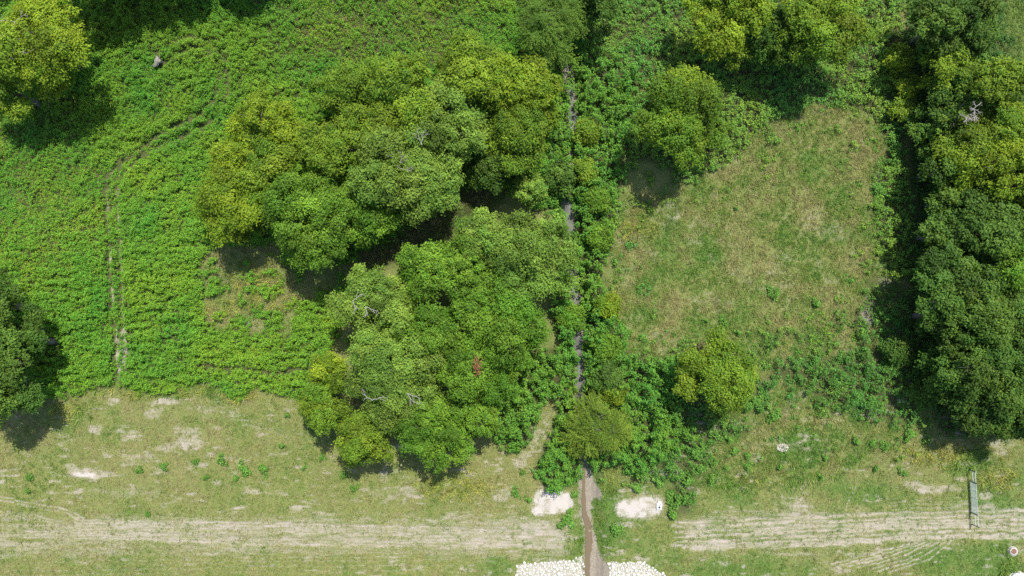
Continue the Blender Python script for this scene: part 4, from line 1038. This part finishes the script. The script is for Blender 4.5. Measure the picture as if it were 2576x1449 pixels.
# ------------------------------------------------------------------ white riprap stones (things)
rk = np.random.default_rng(9)
import bmesh
ROCKS = []
for b in range(8):
    bm = bmesh.new()
    bmesh.ops.create_icosphere(bm, subdivisions=2, radius=.5)
    planes = [(Vector(rk.normal(0, 1, 3)).normalized(), rk.uniform(.26, .42)) for _ in range(11)]
    sc = rk.uniform(.75, 1.15, 3)
    for v in bm.verts:
        for nrm, dd in planes:
            s = v.co.dot(nrm) - dd
            if s > 0: v.co -= nrm * s
        v.co = Vector((v.co.x * sc[0], v.co.y * sc[1], v.co.z * .62)) + Vector(rk.normal(0, .012, 3))
    me = bpy.data.meshes.new("riprap_stone"); bm.to_mesh(me); bm.free(); me.materials.append(M_ROCK)
    ROCKS.append(me)
for mask, lab, grp, x0, x1 in ((riprap_w, "white angular stone in the rock bank left of the muddy channel", "stones of the left rock bank", 1285, 1480),
                               (riprap_e, "white angular stone in the rock bank right of the muddy channel", "stones of the right rock bank", 1525, 1700)):
    placed = []
    for _ in range(30000):
        if len(placed) >= 148: break
        px, py = rk.uniform(x0, x1), rk.uniform(1400, 1459)
        if look(mask, np.array([px]), np.array([py]))[0] < .5: continue
        s = .2 + .34 * rk.random() ** 1.6
        if any((px - q[0]) ** 2 + (py - q[1]) ** 2 < ((s + q[2]) * .40 / MPP) ** 2 for q in placed): continue
        placed.append((px, py, s))
    for k, (px, py, s) in enumerate(placed):
        x, y = W(px, py)
        o = link("riprap_stone", ROCKS[k % 8], label=lab, category="stone", group=grp)
        o.location = (x, y, float(ground_z(np.array([px]), np.array([py]))[0]) + s * .18)
        o.scale = (s, s, s); o.rotation_euler = (rk.normal(0, .3), rk.normal(0, .3), rk.random() * 6.28)


# ------------------------------------------------------------------ gate, braces and small things
def box_mesh(bm, x0, x1, y0, y1, z0, z1, bev=0):
    r = bmesh.ops.create_cube(bm, size=1)
    for v in r['verts']:
        v.co = Vector(((x0 + x1) / 2 + v.co.x * (x1 - x0), (y0 + y1) / 2 + v.co.y * (y1 - y0), (z0 + z1) / 2 + v.co.z * (z1 - z0)))


def lathe(prof, sides=28, off=None):
    """prof: (radius, z[, dx, dy]) rings, capped"""
    V = []; F4 = []
    a = np.linspace(0, 2 * math.pi, sides, endpoint=False)
    for p_ in prof:
        dx, dy = (p_[2], p_[3]) if len(p_) > 2 else (0, 0)
        V.append(np.stack([p_[0] * np.cos(a) + dx, p_[0] * np.sin(a) + dy, np.full(sides, p_[1])], 1))
    n = len(prof)
    i = np.arange(n * sides).reshape(n, sides)
    F4 = np.stack([i[:-1], np.roll(i[:-1], -1, 1), np.roll(i[1:], -1, 1), i[1:]], -1).reshape(-1, 4)
    V = np.concatenate(V)
    me = bpy.data.meshes.new("turned")
    me.from_pydata(V.tolist(), [], F4.tolist() + [list(i[-1])])
    return me


def tube_obj(name, paths, mat, parent, sides=8):
    v, f = tubes(paths, sides)
    return link(name, make_mesh(name, v, f, None, mat, True), parent)


def post(parent, x, y, h):
    tube_obj("post", [([(x, y, -.3), (x, y, h * .5), (x, y, h)], [.055, .055, .055])], M_POST, parent, 10)
    me = lathe([(.066, h - .02), (.066, h + .03), (.04, h + .05)], 14); me.name = "post_cap"; me.materials.append(M_CAP)
    link("post_cap", me, parent)


def gz(px, py): return float(ground_z(np.array([px]), np.array([py]))[0])


P1, P2, P3, P4 = [np.array(W(*p)) for p in ((2437.5, 1181), (2439, 1208.5), (2443.5, 1289), (2445.5, 1318.5))]
GZ = gz(2440, 1250)
PH = 1.2
for (a, b), lab in (((P1, P2), "steel two rail fence brace in tall grass at the gate's upper end"),
                    ((P3, P4), "steel two rail fence brace on the dirt track at the gate's lower end")):
    e = empty("fence_brace", (a[0], a[1], GZ), lab, "fence", "braces either side of the gate")
    d = b - a
    post(e, 0, 0, PH); post(e, d[0], d[1], PH)
    for z in (1.10, .62):
        tube_obj("rail", [([(0, 0, z), (d[0] * .5, d[1] * .5, z), (d[0], d[1], z)], [.032] * 3)], M_STEEL, e)
e = empty("farm_gate", (P2[0], P2[1], GZ), "closed galvanised tube gate across the dirt track at the wood's edge", "gate")
d = P3 - P2; L = np.linalg.norm(d); u = d / L
a0, a1 = u * .12, d - u * .12
for z in (.18, .34, .50, .67, .84, 1.00, 1.14):
    tube_obj("rail", [([(*a0, z), (*(a0 + a1) / 2, z), (*a1, z)], [.023] * 3)], M_STEEL, e)
for fr in (0, .25, .5, .75, 1):
    q = a0 + (a1 - a0) * fr
    tube_obj("upright", [([(*q, .16), (*q, .65), (*q, 1.16)], [.03 if fr in (0, 1) else .02] * 3)], M_STEEL, e)
for z in (.35, .98):
    tube_obj("hinge", [([(0.0, -.05, z), (*(a0 * .6), z), (*a0, z)], [.018] * 3)], M_POST, e)
q = a1
tube_obj("latch_chain", [([(*q, .9), (*(q + u * .06 + np.array([.05, 0])), .85), (*(q + u * .13), .9)], [.012] * 3)], M_POST, e)

# manhole
x, y = W(2546, 1386.5)
e = empty("manhole", (x, y, gz(2546, 1386)), "pale round concrete manhole with a rusty lid in green grass below the gate", "manhole")
me = lathe([(.62, -.2), (.60, .05), (.56, .14), (.40, .36, -.08, .12), (.36, .38, -.08, .12), (.315, .38, -.08, .12), (.31, .33, -.08, .12)], 40); me.name = "collar"; me.materials.append(M_CONC)
link("collar", me, e)
me = lathe([(.305, .31, -.08, .12), (.30, .365, -.08, .12), (.28, .375, -.08, .12), (.26, .368, -.08, .12), (.05, .370, -.08, .12)], 40); me.name = "lid"; me.materials.append(M_IRON)
link("lid", me, e)
# white round cover at the corner
x, y = W(2561, 1462)
e = empty("round_cover", (x, y, gz(2561, 1449)), "big round white cover cut by the corner, next to rank grass below the manhole", "cover")
me = lathe([(1.12, -.2), (1.12, .32), (1.06, .38), (.8, .44), (.45, .48), (.12, .50)], 56); me.name = "dome"; me.materials.append(M_WHITE)
link("dome", me, e)
me = lathe([(1.22, -.2), (1.20, .05), (1.13, .07)], 56); me.name = "base_ring"; me.materials.append(M_CONC)
link("base_ring", me, e)
# white block on the east pad
x, y = W(1657.5, 1272)
e = empty("concrete_block", (x, y, gz(1657, 1272)), "white concrete block with a round dark pipe opening on the east gravel pad", "block")
bm = bmesh.new(); box_mesh(bm, -.31, .31, -.38, .30, -.1, .24); box_mesh(bm, -.12, .26, .302, .58, -.1, .18)
bmesh.ops.bevel(bm, geom=list(bm.edges), offset=.015, segments=1, affect='EDGES')
me = bpy.data.meshes.new("slab"); bm.to_mesh(me); bm.free(); me.materials.append(M_WHITE); link("slab", me, e)
me = lathe([(.125, .2, 0, -.14), (.125, .27, 0, -.14), (.10, .272, 0, -.14)], 20); me.name = "pipe_opening"; me.materials.append(M_DARK); link("pipe_opening", me, e)
tube_obj("steel_bar", [([(.0, -.03, .27), (.02, .1, .28), (.06, .27, .27)], [.022] * 3), ([(.06, .27, .27), (.12, .22, .28), (.18, .12, .27)], [.018] * 3)], M_POST, e, 6)
# pale broken stump beside the tyre loop
x, y = W(405, 159)
e = empty("tree_stump", (x, y, gz(405, 159)), "pale broken stump lying at the mouth of the tyre loop", "stump")
sr = np.random.default_rng(31)
paths = [([(-.35, -.40, .30), (-.05, 0, .75), (.12, .42, .80)], [.20, .30, .16]), ([(.02, .0, .3), (.25, -.05, .78), (.42, .10, .85)], [.22, .24, .08]), ([(-.1, .05, .5), (-.02, .3, .9), (-.05, .52, 1.0)], [.2, .15, .05]), ([(-.3, -.3, .2), (-.42, -.5, .6), (-.55, -.62, .66)], [.18, .12, .04])]
o = tube_obj("stump", [(np.array(a) + sr.normal(0, .02, (3, 3)), r) for a, r in paths], M_STUMP, e, 7)
paths = [limb(sr, (-.1, -.1, .4), (sr.uniform(-.9, .9), sr.uniform(-.9, .9), sr.uniform(.5, .9)), .05, .015, .1, 5) for _ in range(9)]
tube_obj("broken_roots", paths, M_DEAD, e, 5)
# bleached clump in the grass
x, y = W(1967, 1125)
e = empty("bleached_clump", (x, y, gz(1967, 1125)), "bleached whitish dead clump alone in the green grass below the round pale tree", "dead plant")
n = 700
az = sr.random(n) * 6.28; rd = .42 * np.sqrt(sr.random(n))
P_ = np.stack([rd * np.cos(az) * 1.3, rd * np.sin(az) * .8, sr.uniform(.05, .28, n)], 1)
v, f = leaf_quads(P_, unit(sr.normal(0, .5, (n, 3)) + [0, 0, 1]), unit(np.stack([np.cos(az), np.sin(az), sr.normal(0, .4, n)], 1)), sr.uniform(.12, .26, n), sr.uniform(.03, .07, n))
link("dead_leaves", make_mesh("dead_leaves", v, f, np.array((.62, .58, .50)) * sr.uniform(.75, 1.2, (n, 1)), M_GRASS), e)
v, f = tubes([limb(sr, (0, 0, -.05), (sr.uniform(-.4, .4), sr.uniform(-.3, .3), .22), .02, .008, .1, 4) for _ in range(8)], 4)
link("stem", make_mesh("stem", v, f, None, M_DEAD, True), e)
